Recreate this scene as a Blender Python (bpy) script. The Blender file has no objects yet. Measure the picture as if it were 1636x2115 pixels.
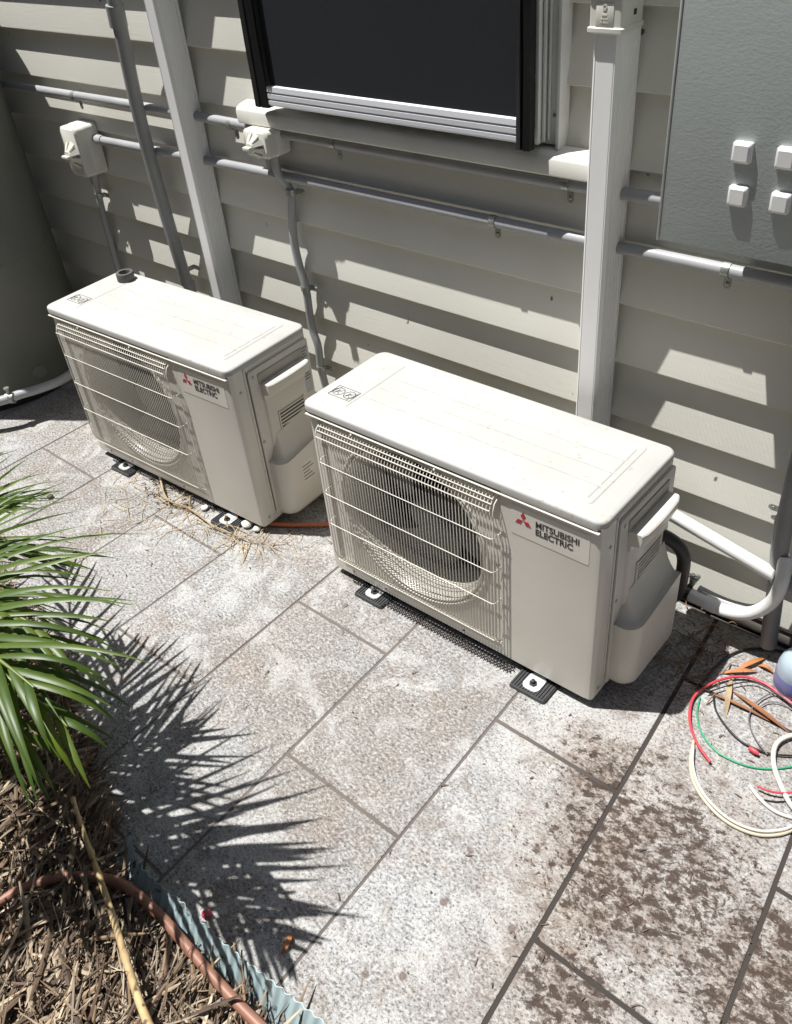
import bpy, bmesh, math, random
from mathutils import Vector, Matrix, noise

# ------------------------------------------------------------------ camera, world, sun, exposure
CX, CY, F = 818.0, 1057.5, 1797.3888          # calibration in source pixels (1636 x 2115)
RV = Vector((2.1612, 0.7544, -0.4762))
CAM = Vector((0.04776851, -1.55134267, 1.58752647))
RM = Matrix.Rotation(RV.length, 3, RV.normalized())
scene = bpy.context.scene
COL = scene.collection
cd = bpy.data.cameras.new('camera'); cam = bpy.data.objects.new('camera', cd); COL.objects.link(cam)
cd.sensor_fit = 'HORIZONTAL'; cd.sensor_width = 36.0; cd.lens = F / 1636 * 36
cd.clip_start = 0.02; cd.clip_end = 500
flip = Matrix(((1, 0, 0), (0, -1, 0), (0, 0, -1)))
cam.matrix_world = Matrix.Translation(CAM) @ (RM.transposed() @ flip).to_4x4()
scene.camera = cam

SUN = Vector((-0.306, -0.187, 1.0)).normalized()
elev = math.asin(SUN.z); azim = math.atan2(SUN.x, SUN.y)
world = bpy.data.worlds.new('World'); scene.world = world; world.use_nodes = True
nt = world.node_tree
for n in list(nt.nodes): nt.nodes.remove(n)
sky = nt.nodes.new('ShaderNodeTexSky'); sky.sky_type = 'NISHITA'; sky.sun_disc = False
sky.sun_elevation = elev; sky.sun_rotation = azim; sky.air_density = 1.0; sky.dust_density = 1.5
bg = nt.nodes.new('ShaderNodeBackground'); bg.inputs[1].default_value = 0.05
wo = nt.nodes.new('ShaderNodeOutputWorld')
nt.links.new(sky.outputs[0], bg.inputs[0]); nt.links.new(bg.outputs[0], wo.inputs[0])
sd = bpy.data.lights.new('sun', 'SUN'); sd.energy = 5.0; sd.angle = math.radians(0.53); sd.color = (1.0, 0.985, 0.96)
so = bpy.data.objects.new('sun', sd); COL.objects.link(so)
so.rotation_euler = SUN.to_track_quat('Z', 'Y').to_euler(); so.location = (0, 0, 6)
scene.view_settings.view_transform = 'Standard'; scene.view_settings.look = 'None'
scene.view_settings.exposure = 0.6; scene.view_settings.gamma = 1.0
scene.view_settings.use_curve_mapping = False

rnd = random.Random(7)
def ray(px, py): return RM.transposed() @ Vector(((px - CX) / F, (py - CY) / F, 1.0))
def G(px, py, z=0.0):
    d = ray(px, py); t = (z - CAM.z) / d.z; return CAM + d * t
def Wp(px, py, y=0.0):
    d = ray(px, py); t = (y - CAM.y) / d.y; return CAM + d * t

# ------------------------------------------------------------------ materials
MATS = {}
def mat(name, c1, c2=None, scale=6.0, rough=0.5, metal=0.0, bump=0.0, bscale=150.0, speck=None, spdens=0.32,
        spscale=120.0, trans=0.0, island=None, spec=0.5, detail=4.0, stretch=None, alpha_t=0.0):
    if name in MATS: return MATS[name]
    m = bpy.data.materials.new(name); m.use_nodes = True; MATS[name] = m
    t = m.node_tree; N = t.nodes; L = t.links
    b = N['Principled BSDF']; b.inputs['Roughness'].default_value = rough; b.inputs['Metallic'].default_value = metal
    b.inputs['Specular IOR Level'].default_value = spec
    tc = N.new('ShaderNodeTexCoord'); mp = N.new('ShaderNodeMapping'); L.new(tc.outputs['Object'], mp.inputs[0])
    if stretch: mp.inputs['Scale'].default_value = stretch
    nz = N.new('ShaderNodeTexNoise'); nz.inputs['Scale'].default_value = scale; nz.inputs['Detail'].default_value = detail
    L.new(mp.outputs[0], nz.inputs[0])
    cr = N.new('ShaderNodeValToRGB'); cr.color_ramp.elements[0].position = 0.32; cr.color_ramp.elements[1].position = 0.68
    if c2 is None: c2 = tuple(min(1, v * 0.86) for v in c1)
    cr.color_ramp.elements[0].color = (*c1, 1); cr.color_ramp.elements[1].color = (*c2, 1)
    L.new(nz.outputs[0], cr.inputs[0]); out = cr.outputs[0]
    if island:
        g = N.new('ShaderNodeNewGeometry'); ir = N.new('ShaderNodeValToRGB')
        e = ir.color_ramp.elements
        for i, c in enumerate(island):
            if i < 2: el = e[i]; el.position = i / (len(island) - 1)
            else: el = e.new(i / (len(island) - 1))
        for i, c in enumerate(island): e[i].position = i / (len(island) - 1); e[i].color = (*c, 1)
        L.new(g.outputs['Random Per Island'], ir.inputs[0])
        mx = N.new('ShaderNodeMix'); mx.data_type = 'RGBA'; mx.blend_type = 'MULTIPLY'; mx.inputs[0].default_value = 1
        L.new(out, mx.inputs[6]); L.new(ir.outputs[0], mx.inputs[7]); out = mx.outputs[2]
    if speck:
        n2 = N.new('ShaderNodeTexNoise'); n2.inputs['Scale'].default_value = spscale; n2.inputs['Detail'].default_value = 3
        L.new(mp.outputs[0], n2.inputs[0])
        r2 = N.new('ShaderNodeValToRGB'); r2.color_ramp.elements[0].position = spdens; r2.color_ramp.elements[1].position = spdens + 0.06
        r2.color_ramp.elements[0].color = (1, 1, 1, 1); r2.color_ramp.elements[1].color = (0, 0, 0, 1)
        L.new(n2.outputs[0], r2.inputs[0])
        mx = N.new('ShaderNodeMix'); mx.data_type = 'RGBA'; L.new(r2.outputs[0], mx.inputs[0])
        L.new(out, mx.inputs[6]); mx.inputs[7].default_value = (*speck, 1); out = mx.outputs[2]
    L.new(out, b.inputs['Base Color'])
    if bump:
        n3 = N.new('ShaderNodeTexNoise'); n3.inputs['Scale'].default_value = bscale; n3.inputs['Detail'].default_value = 3
        L.new(mp.outputs[0], n3.inputs[0])
        bp = N.new('ShaderNodeBump'); bp.inputs['Strength'].default_value = bump; bp.inputs['Distance'].default_value = 0.002
        L.new(n3.outputs[0], bp.inputs['Height']); L.new(bp.outputs[0], b.inputs['Normal'])
    if trans:
        tr = N.new('ShaderNodeBsdfTranslucent'); L.new(out, tr.inputs[0])
        ms = N.new('ShaderNodeMixShader'); ms.inputs[0].default_value = trans
        L.new(b.outputs[0], ms.inputs[1]); L.new(tr.outputs[0], ms.inputs[2]); L.new(ms.outputs[0], N['Material Output'].inputs[0])
    if alpha_t: b.inputs['Transmission Weight'].default_value = alpha_t
    return m

ivory = mat('ivory_enamel', (0.64, 0.61, 0.545), (0.58, 0.55, 0.485), 4, rough=0.33, bump=0.05, bscale=60)
lidm = mat('dusty_lid_enamel', (0.455, 0.45, 0.43), (0.40, 0.395, 0.37), 6, rough=0.65, speck=(0.36, 0.33, 0.27), spdens=0.285, spscale=70, bump=0.08, bscale=90)
wirem = mat('cream_wire', (0.72, 0.69, 0.61), rough=0.4)
blackm = mat('black_plastic', (0.012, 0.012, 0.012), (0.02, 0.02, 0.02), 40, rough=0.5)
darkin = mat('dark_interior', (0.016, 0.016, 0.017), (0.03, 0.03, 0.03), 30, rough=0.6)
fanm = mat('fan_grey_plastic', (0.13, 0.13, 0.13), rough=0.5)
rubber = mat('ribbed_rubber', (0.03, 0.03, 0.032), (0.05, 0.05, 0.05), 60, rough=0.75, bump=0.3)
zinc = mat('zinc_plated_steel', (0.40, 0.42, 0.40), (0.26, 0.28, 0.24), 60, rough=0.35, metal=0.6)
steelw = mat('bright_washer', (0.75, 0.77, 0.77), rough=0.35, metal=0.5)
redm = mat('red_print', (0.42, 0.018, 0.05), (0.38, 0.02, 0.05), 30, rough=0.4)
blackp = mat('black_print', (0.03, 0.03, 0.03), rough=0.5)
greyp = mat('grey_print', (0.11, 0.11, 0.105), rough=0.5)
labelm = mat('pale_label_film', (0.64, 0.61, 0.54), (0.60, 0.57, 0.50), 10, rough=0.3)
silverlab = mat('silver_rating_film', (0.42, 0.43, 0.42), rough=0.4)
upvc = mat('grey_conduit_plastic', (0.36, 0.365, 0.37), (0.30, 0.305, 0.31), 12, rough=0.42)
upvcd = mat('grey_pipe_plastic', (0.24, 0.245, 0.24), (0.20, 0.205, 0.20), 9, rough=0.5)
whitep = mat('white_pipe_wrap', (0.74, 0.74, 0.72), (0.66, 0.66, 0.64), 15, rough=0.45)
trunkm = mat('beige_trunking', (0.82, 0.815, 0.80), (0.75, 0.74, 0.715), 7, rough=0.45, stretch=(1, 1, 0.15), bump=0.05)
alum = mat('silver_aluminium', (0.74, 0.75, 0.78), (0.66, 0.67, 0.70), 20, rough=0.35, metal=0.1, stretch=(.1, 1, 1))
framem = mat('window_frame_aluminium', (0.68, 0.70, 0.68), (0.62, 0.63, 0.61), 20, rough=0.4, metal=0.0)
blindm = mat('charcoal_blind_fabric', (0.015, 0.017, 0.020), (0.020, 0.022, 0.025), 300, rough=0.9, spec=0.25, bump=0.2, bscale=900)
meterm = mat('grey_green_enamel', (0.45, 0.49, 0.475), (0.41, 0.445, 0.43), 5, rough=0.42, bump=0.12, bscale=170, stretch=(1, 1, 1.6))
tankm = mat('grey_green_tank_steel', (0.16, 0.165, 0.145), (0.135, 0.14, 0.12), 4, rough=0.4)
jbm = mat('ivory_switch_plastic', (0.66, 0.65, 0.58), (0.60, 0.59, 0.52), 8, rough=0.4)
silm = mat('painted_sill_timber', (0.68, 0.67, 0.61), (0.60, 0.59, 0.53), 9, rough=0.5, bump=0.1, bscale=80)
hosem = mat('terracotta_poly_pipe', (0.29, 0.14, 0.09), (0.22, 0.10, 0.065), 14, rough=0.5, speck=(0.16, 0.08, 0.05), spdens=0.36, spscale=30)
edgem = mat('blue_grey_corrugated_plastic', (0.38, 0.47, 0.48), (0.28, 0.36, 0.375), 12, rough=0.5, speck=(0.10, 0.12, 0.11), spdens=0.36, spscale=40)
stemm = mat('dead_stem_straw', (0.56, 0.43, 0.22), (0.36, 0.25, 0.12), 25, rough=0.7, speck=(0.14, 0.085, 0.045), spdens=0.38, spscale=45)
strawm = mat('dry_frond_straw', (0.50, 0.40, 0.25), (0.33, 0.23, 0.13), 18, rough=0.75, trans=0.2)
brownleaf = mat('dry_leaf_brown', (0.33, 0.14, 0.06), (0.20, 0.085, 0.04), 25, rough=0.7, trans=0.15)
leafm = mat('palm_leaf_green', (0.10, 0.145, 0.016), (0.04, 0.08, 0.010), 9, rough=0.42, trans=0.28, spec=0.45,
            island=[(1, 1, 1), (0.7, 0.8, 0.8), (1.2, 1.15, 0.9), (0.85, 0.95, 1.0)])
leafy = mat('palm_leaf_yellowing', (0.36, 0.33, 0.05), (0.20, 0.20, 0.03), 9, rough=0.4, trans=0.35)
rachm = mat('palm_stalk_green', (0.16, 0.20, 0.04), (0.10, 0.14, 0.03), 9, rough=0.4)
soilm = mat('dark_soil', (0.030, 0.020, 0.014), (0.055, 0.036, 0.024), 30, rough=0.95, bump=0.8, bscale=60)
mulchm = mat('mulch_chips', (1, 1, 1), (0.72, 0.68, 0.66), 40, rough=0.8,
             island=[(0.34, 0.25, 0.16), (0.06, 0.038, 0.024), (0.60, 0.50, 0.35), (0.12, 0.075, 0.045), (0.30, 0.21, 0.13), (0.03, 0.02, 0.014), (0.50, 0.42, 0.32), (0.14, 0.09, 0.06), (0.05, 0.035, 0.025), (0.40, 0.30, 0.20)])
redw = mat('red_wire', (0.62, 0.06, 0.08), rough=0.35)
greenw = mat('green_wire', (0.04, 0.33, 0.16), rough=0.35)
blackw = mat('black_wire', (0.018, 0.016, 0.016), rough=0.4)
whitew = mat('white_cable', (0.66, 0.62, 0.55), rough=0.4)
creamw = mat('cream_cable', (0.55, 0.47, 0.35), rough=0.45)
greyw = mat('grey_cable', (0.16, 0.14, 0.14), rough=0.4)
coppero = mat('orange_cable', (0.55, 0.16, 0.06), rough=0.4)
pebm = mat('white_pebble', (0.72, 0.70, 0.66), (0.5, 0.48, 0.44), 30, rough=0.7)
bottlem = mat('cloudy_blue_plastic', (0.50, 0.60, 0.68), (0.42, 0.50, 0.60), 12, rough=0.2, alpha_t=0.25)
tapem = mat('grey_tape_roll', (0.10, 0.10, 0.09), (0.07, 0.07, 0.065), 30, rough=0.6)
matm = mat('black_mesh_plastic', (0.018, 0.016, 0.015), (0.05, 0.045, 0.04), 50, rough=0.7)
concr = mat('rough_concrete', (0.20, 0.18, 0.155), (0.13, 0.115, 0.10), 12, rough=0.9, bump=0.5, bscale=60)

def board_mat():
    m = bpy.data.materials.new('weatherboard_paint'); m.use_nodes = True; t = m.node_tree; N = t.nodes; L = t.links
    b = N['Principled BSDF']; b.inputs['Roughness'].default_value = 0.42
    tc = N.new('ShaderNodeTexCoord')
    nz = N.new('ShaderNodeTexNoise'); nz.inputs['Scale'].default_value = 2.2; nz.inputs['Detail'].default_value = 5
    L.new(tc.outputs['Object'], nz.inputs[0])
    cr = N.new('ShaderNodeValToRGB'); cr.color_ramp.elements[0].position = .3; cr.color_ramp.elements[1].position = .7
    cr.color_ramp.elements[0].color = (0.71, 0.70, 0.63, 1); cr.color_ramp.elements[1].color = (0.64, 0.625, 0.555, 1)
    L.new(nz.outputs[0], cr.inputs[0])
    n2 = N.new('ShaderNodeTexNoise'); n2.inputs['Scale'].default_value = 22; n2.inputs['Detail'].default_value = 2
    L.new(tc.outputs['Object'], n2.inputs[0])
    r2 = N.new('ShaderNodeValToRGB'); r2.color_ramp.elements[0].position = .22; r2.color_ramp.elements[1].position = .25
    r2.color_ramp.elements[0].color = (1, 1, 1, 1); r2.color_ramp.elements[1].color = (0, 0, 0, 1)
    L.new(n2.outputs[0], r2.inputs[0])
    mx = N.new('ShaderNodeMix'); mx.data_type = 'RGBA'; L.new(r2.outputs[0], mx.inputs[0]); L.new(cr.outputs[0], mx.inputs[6])
    mx.inputs[7].default_value = (0.16, 0.12, 0.08, 1); L.new(mx.outputs[2], b.inputs['Base Color'])
    mp = N.new('ShaderNodeMapping'); mp.inputs['Scale'].default_value = (14, 1, 160); mp.inputs['Rotation'].default_value = (0, .05, 0)
    L.new(tc.outputs['Object'], mp.inputs[0])
    n3 = N.new('ShaderNodeTexNoise'); n3.inputs['Scale'].default_value = 1.0; n3.inputs['Detail'].default_value = 4
    L.new(mp.outputs[0], n3.inputs[0])
    wv = N.new('ShaderNodeTexWave'); wv.inputs['Scale'].default_value = 36; wv.inputs['Distortion'].default_value = 1.2
    wv.inputs['Detail'].default_value = 1; wv.inputs['Detail Scale'].default_value = 1.5
    mp2 = N.new('ShaderNodeMapping'); mp2.inputs['Rotation'].default_value = (0, math.radians(30), 0); L.new(tc.outputs['Object'], mp2.inputs[0]); L.new(mp2.outputs[0], wv.inputs[0])
    ad = N.new('ShaderNodeMath'); ad.operation = 'ADD'; ml = N.new('ShaderNodeMath'); ml.operation = 'MULTIPLY'; ml.inputs[1].default_value = .45
    L.new(wv.outputs['Fac'], ml.inputs[0]); L.new(n3.outputs[0], ad.inputs[0]); L.new(ml.outputs[0], ad.inputs[1])
    bp = N.new('ShaderNodeBump'); bp.inputs['Strength'].default_value = .5; bp.inputs['Distance'].default_value = .0006
    L.new(ad.outputs[0], bp.inputs['Height']); L.new(bp.outputs[0], b.inputs['Normal'])
    return m
boardm = board_mat()

def paver_mat():
    m = bpy.data.materials.new('textured_stone_pavers'); m.use_nodes = True; t = m.node_tree; N = t.nodes; L = t.links
    b = N['Principled BSDF']; b.inputs['Roughness'].default_value = .85; b.inputs['Specular IOR Level'].default_value = .25
    tc = N.new('ShaderNodeTexCoord'); P = tc.outputs['Object']
    def noi(s, d=4, r=.55, dist=0.0, src=P):
        n = N.new('ShaderNodeTexNoise'); n.inputs['Scale'].default_value = s; n.inputs['Detail'].default_value = d
        n.inputs['Roughness'].default_value = r; n.inputs['Distortion'].default_value = dist; L.new(src, n.inputs[0]); return n.outputs[0]
    def ramp(v, p0, p1, c0=(0, 0, 0), c1=(1, 1, 1)):
        r = N.new('ShaderNodeValToRGB'); r.color_ramp.elements[0].position = p0; r.color_ramp.elements[1].position = p1
        r.color_ramp.elements[0].color = (*c0, 1); r.color_ramp.elements[1].color = (*c1, 1); L.new(v, r.inputs[0]); return r.outputs[0]
    def mix(f, a, c, mode='MIX'):
        x = N.new('ShaderNodeMix'); x.data_type = 'RGBA'; x.blend_type = mode
        if isinstance(f, float): x.inputs[0].default_value = f
        else: L.new(f, x.inputs[0])
        for s, v in ((6, a), (7, c)):
            if isinstance(v, tuple): x.inputs[s].default_value = (*v, 1)
            else: L.new(v, x.inputs[s])
        return x.outputs[2]
    def mul(a, c):
        x = N.new('ShaderNodeMath'); x.operation = 'MULTIPLY'
        for i, v in enumerate((a, c)):
            if isinstance(v, float): x.inputs[i].default_value = v
            else: L.new(v, x.inputs[i])
        return x.outputs[0]
    base = mix(ramp(noi(3.2, 5, .6, .6), .38, .62), (0.315, 0.32, 0.32), (0.25, 0.23, 0.21))
    base = mix(mul(ramp(noi(7, 5, .65, .8), .52, .72), .5), base, (0.29, 0.225, 0.175))
    g = N.new('ShaderNodeNewGeometry')
    isl = ramp(g.outputs['Random Per Island'], 0, 1, (0.86, 0.84, 0.82), (1.06, 1.06, 1.07))
    base = mix(1.0, base, isl, 'MULTIPLY')
    # chalky light streaks and small dark pits of the stone texture
    mp = N.new('ShaderNodeMapping'); mp.inputs['Rotation'].default_value = (0, 0, math.radians(25)); mp.inputs['Scale'].default_value = (1, 1.5, 1); L.new(P, mp.inputs[0])
    fine = noi(115, 5, .72, .35, mp.outputs[0])
    base = mix(mul(ramp(fine, .50, .62), .62), base, (0.51, 0.515, 0.51))
    base = mix(mul(ramp(fine, .38, .48, (1, 1, 1), (0, 0, 0)), .85), base, (0.10, 0.088, 0.076))
    base = mix(mul(ramp(noi(5.5, 6, .68, 1.4), .50, .60), .45), base, (0.50, 0.50, 0.485))
    base = mix(mul(ramp(noi(11, 6, .72, 1.8), .54, .63), .50), base, (0.20, 0.175, 0.15))
    pit = noi(210, 3, .6, 0)
    base = mix(mul(ramp(pit, .36, .43, (1, 1, 1), (0, 0, 0)), .8), base, (0.07, 0.06, 0.055))
    # leaf and dirt stains: strong round (1.25 m ahead, right), fading out
    def blob(c, r0, r1):
        v = N.new('ShaderNodeVectorMath'); v.operation = 'DISTANCE'; L.new(P, v.inputs[0]); v.inputs[1].default_value = c
        ns = noi(6, 3, .5); a = N.new('ShaderNodeMath'); a.operation = 'MULTIPLY_ADD'; a.inputs[1].default_value = .22; L.new(ns, a.inputs[0]); L.new(v.outputs['Value'], a.inputs[2])
        return ramp(a.outputs[0], r0, r1, (1, 1, 1), (0, 0, 0))
    def rampmax(a, c):
        x = N.new('ShaderNodeMath'); x.operation = 'MAXIMUM'; L.new(a, x.inputs[0]); L.new(c, x.inputs[1]); return x.outputs[0]
    st = [G(1340, 1790), G(1260, 1600), G(1600, 2050), G(1180, 2090), G(1200, 1700)]
    zone = blob(tuple(st[0]), .24, .46)
    for q, r0, r1 in ((st[1], .16, .32), (st[2], .22, .42), (st[3], .16, .33), (st[4], .14, .24)):
        zone = rampmax(zone, blob(tuple(q), r0, r1))
    mp3 = N.new('ShaderNodeMapping'); mp3.inputs['Rotation'].default_value = (0, 0, math.radians(-35)); mp3.inputs['Scale'].default_value = (1, 1.35, 1); L.new(P, mp3.inputs[0])
    def dens(v, k, p0, p1):
        a = N.new('ShaderNodeMath'); a.operation = 'MULTIPLY_ADD'; a.inputs[1].default_value = k; a.inputs[2].default_value = -k; L.new(zone, a.inputs[0])
        c = N.new('ShaderNodeMath'); c.operation = 'ADD'; L.new(v, c.inputs[0]); L.new(a.outputs[0], c.inputs[1]); return ramp(c.outputs[0], p0, p1)
    s1 = dens(noi(17, 6, .72, .3, mp3.outputs[0]), .16, .44, .58)
    s2 = dens(noi(34, 7, .74, .25, mp3.outputs[0]), .20, .485, .535)
    s3 = dens(noi(80, 6, .72, .15, mp3.outputs[0]), .20, .49, .545)
    base = mix(mul(zone, .25), base, (0.30, 0.23, 0.17))
    base = mix(mul(s1, .55), base, (0.15, 0.105, 0.08))
    base = mix(mul(s2, .88), base, (0.042, 0.027, 0.020))
    base = mix(mul(s3, .70), base, (0.050, 0.034, 0.026))
    # scattered round drops
    vo = N.new('ShaderNodeTexVoronoi'); vo.inputs['Scale'].default_value = 26; L.new(P, vo.inputs[0])
    dots = ramp(vo.outputs['Distance'], .16, .24, (1, 1, 1), (0, 0, 0))
    sel = ramp(vo.outputs['Color'], .66, .68)
    near = blob((-0.45, -1.02, 0), .25, .55)
    base = mix(mul(mul(mul(dots, sel), near), .75), base, (0.12, 0.085, 0.070))
    L.new(base, b.inputs['Base Color'])
    bp = N.new('ShaderNodeBump'); bp.inputs['Strength'].default_value = .55; bp.inputs['Distance'].default_value = .003
    h = N.new('ShaderNodeMath'); h.operation = 'ADD'; L.new(fine, h.inputs[0]); L.new(mul(noi(18, 5, .6, 1.0), 1.5), h.inputs[1])
    L.new(h.outputs[0], bp.inputs['Height']); L.new(bp.outputs[0], b.inputs['Normal'])
    return m
paverm = paver_mat()

def grout_mat():
    m = bpy.data.materials.new('sand_grout'); m.use_nodes = True; t = m.node_tree; N = t.nodes; L = t.links
    b = N['Principled BSDF']; b.inputs['Roughness'].default_value = .95
    tc = N.new('ShaderNodeTexCoord'); sx = N.new('ShaderNodeSeparateXYZ'); L.new(tc.outputs['Object'], sx.inputs[0])
    nz = N.new('ShaderNodeTexNoise'); nz.inputs['Scale'].default_value = 7; L.new(tc.outputs['Object'], nz.inputs[0])
    a = N.new('ShaderNodeMath'); a.operation = 'MULTIPLY_ADD'; a.inputs[1].default_value = .25; L.new(nz.outputs[0], a.inputs[0]); L.new(sx.outputs[0], a.inputs[2])
    r = N.new('ShaderNodeMapRange'); r.inputs[1].default_value = -.62; r.inputs[2].default_value = -.25; L.new(a.outputs[0], r.inputs[0])
    mx = N.new('ShaderNodeMix'); mx.data_type = 'RGBA'; L.new(r.outputs[0], mx.inputs[0])
    mx.inputs[6].default_value = (0.135, 0.115, 0.10, 1); mx.inputs[7].default_value = (0.04, 0.032, 0.027, 1)
    L.new(mx.outputs[2], b.inputs['Base Color'])
    return m
groutm = grout_mat()

# ------------------------------------------------------------------ object helpers
def tag(o, label=None, cat=None, group=None, kind=None):
    if label: o['label'] = label
    if cat: o['category'] = cat
    if group: o['group'] = group
    if kind: o['kind'] = kind
    return o
def thing(name, label, cat, loc=(0, 0, 0), rotz=0.0, group=None):
    o = bpy.data.objects.new(name, None); COL.objects.link(o); o.location = loc; o.rotation_euler = (0, 0, rotz)
    o.empty_display_size = 0.05
    return tag(o, label, cat, group)
def obj(name, bm, m, parent=None, smooth=35, keep=None):
    """link a bmesh as one mesh object. Vertices are in the parent's local frame."""
    me = bpy.data.meshes.new(name)
    bm.normal_update(); bm.to_mesh(me); bm.free()
    for x in (m if isinstance(m, (list, tuple)) else [m]): me.materials.append(x)
    if smooth:
        me.shade_smooth(); me.set_sharp_from_angle(angle=math.radians(smooth))
    o = bpy.data.objects.new(name, me); COL.objects.link(o)
    if parent: o.parent = parent
    else:
        bb = [Vector(c) for c in o.bound_box]; c = sum(bb, Vector()) / 8; c.z = min(v.z for v in bb)
        me.transform(Matrix.Translation(-c)); o.location = c
    return o
def NB(): return bmesh.new()
def add_box(bm, x0, x1, y0, y1, z0, z1, bev=0.0, seg=2, M=None):
    r = bmesh.ops.create_cube(bm, size=1.0); vs = r['verts']
    for v in vs:
        v.co = Vector(((x0 + x1) / 2 + v.co.x * (x1 - x0), (y0 + y1) / 2 + v.co.y * (y1 - y0), (z0 + z1) / 2 + v.co.z * (z1 - z0)))
    if bev:
        es = list({e for v in vs for e in v.link_edges})
        rr = bmesh.ops.bevel(bm, geom=es, offset=bev, segments=seg, affect='EDGES', profile=0.5)
        vs = rr['verts'] + [v for v in vs if v.is_valid]
    if M: 
        for v in set(vs): v.co = M @ v.co
    return vs
def add_prism(bm, pts, axis, a0, a1):
    """extrude polygon pts along axis ('x','y','z') from a0 to a1"""
    def mk(p, a):
        if axis == 'x': return Vector((a, p[0], p[1]))
        if axis == 'y': return Vector((p[0], a, p[1]))
        return Vector((p[0], p[1], a))
    A = [bm.verts.new(mk(p, a0)) for p in pts]; B = [bm.verts.new(mk(p, a1)) for p in pts]
    n = len(pts)
    for i in range(n): bm.faces.new((A[i], A[(i + 1) % n], B[(i + 1) % n], B[i]))
    bm.faces.new(A[::-1]); bm.faces.new(B)
    bmesh.ops.recalc_face_normals(bm, faces=bm.faces)
    return A + B
def catmull(pts, n=8):
    P = [Vector(p) for p in pts]; out = []
    P = [P[0] * 2 - P[1]] + P + [P[-1] * 2 - P[-2]]
    for i in range(1, len(P) - 2):
        a, b, c, d = P[i - 1:i + 3]
        for k in range(n):
            t = k / n
            out.append(0.5 * ((2 * b) + (c - a) * t + (2 * a - 5 * b + 4 * c - d) * t * t + (3 * b - a - 3 * c + d) * t ** 3))
    out.append(P[-2]); return out
def add_tube(bm, pts, r, seg=10, cap=True):
    pts = [Vector(p) for p in pts]; n = len(pts)
    rs = r if isinstance(r, (list, tuple)) else [r] * n
    up = None; rings = []
    for i, p in enumerate(pts):
        d = (pts[min(i + 1, n - 1)] - pts[max(i - 1, 0)]).normalized()
        if up is None:
            up = d.cross(Vector((0, 0, 1)))
            if up.length < .2: up = d.cross(Vector((0, 1, 0)))
            up.normalize()
        up = (up - d * up.dot(d)).normalized(); s = d.cross(up)
        rings.append([bm.verts.new(p + (up * math.cos(2 * math.pi * k / seg) + s * math.sin(2 * math.pi * k / seg)) * rs[i]) for k in range(seg)])
    for a, b in zip(rings, rings[1:]):
        for k in range(seg): bm.faces.new((a[k], a[(k + 1) % seg], b[(k + 1) % seg], b[k]))
    if cap: bm.faces.new(rings[0][::-1]); bm.faces.new(rings[-1])
def add_lathe(bm, prof, seg=32, M=None, close=False):
    """prof: list of (r, z); revolve round z, then matrix M"""
    rings = []
    for r, z in prof:
        if r < 1e-6:
            v = bm.verts.new(Vector((0, 0, z))); rings.append([v] * seg)
        else: rings.append([bm.verts.new(Vector((r * math.cos(2 * math.pi * k / seg), r * math.sin(2 * math.pi * k / seg), z))) for k in range(seg)])
    for a, b in zip(rings, rings[1:]):
        for k in range(seg):
            q = [a[k], a[(k + 1) % seg], b[(k + 1) % seg], b[k]]
            u = []
            for v in q:
                if v not in u: u.append(v)
            if len(u) > 2: bm.faces.new(u)
    if M:
        for v in {v for rr in rings for v in rr}: v.co = M @ v.co
def rrect(x0, x1, y0, y1, r, n=6):
    out = []
    for cx, cy, a0 in ((x1 - r, y1 - r, 0), (x0 + r, y1 - r, 90), (x0 + r, y0 + r, 180), (x1 - r, y0 + r, 270)):
        for k in range(n + 1):
            a = math.radians(a0 + 90 * k / n); out.append((cx + r * math.cos(a), cy + r * math.sin(a)))
    return out
def loft(bm, loops, cap0=True, cap1=True):
    R = [[bm.verts.new(Vector(p)) for p in lp] for lp in loops]; n = len(R[0])
    for a, b in zip(R, R[1:]):
        for k in range(n): bm.faces.new((a[k], a[(k + 1) % n], b[(k + 1) % n], b[k]))
    if cap0: bm.faces.new(R[0][::-1])
    if cap1: bm.faces.new(R[-1])
    bmesh.ops.recalc_face_normals(bm, faces=bm.faces)
def text_mesh(name, s, size, m, parent, M, bold=0.0, squash=1.0, extrude=0.0003):
    cu = bpy.data.curves.new(name, 'FONT'); cu.body = s; cu.size = size; cu.extrude = extrude; cu.offset = bold
    cu.space_character = 1.0
    t = bpy.data.objects.new(name, cu); COL.objects.link(t)
    dg = bpy.context.evaluated_depsgraph_get(); me = bpy.data.meshes.new_from_object(t.evaluated_get(dg))
    bpy.data.objects.remove(t); bpy.data.curves.remove(cu)
    me.transform(Matrix.Diagonal((squash, 1, 1, 1))); me.transform(M); me.materials.clear(); me.materials.append(m); me.name = name
    o = bpy.data.objects.new(name, me); COL.objects.link(o); o.parent = parent; return o
PI = math.pi

# ------------------------------------------------------------------ ground, pavers, bed
bm = NB()
bmesh.ops.create_grid(bm, x_segments=2, y_segments=2, size=60); 
for v in bm.verts: v.co.z = -0.03
o = obj('ground', bm, concr, smooth=0); tag(o, kind='structure')
bm = NB(); add_box(bm, -6, 3, -1.291, -0.0005, -0.025, -0.0022); add_box(bm, -0.55, 3, -3.2, -1.292, -0.025, -0.0022)
o = obj('grout', bm, groutm, smooth=0); tag(o, kind='structure'); o.data.transform(Matrix.Translation(o.location)); o.location = (0, 0, 0)

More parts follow.
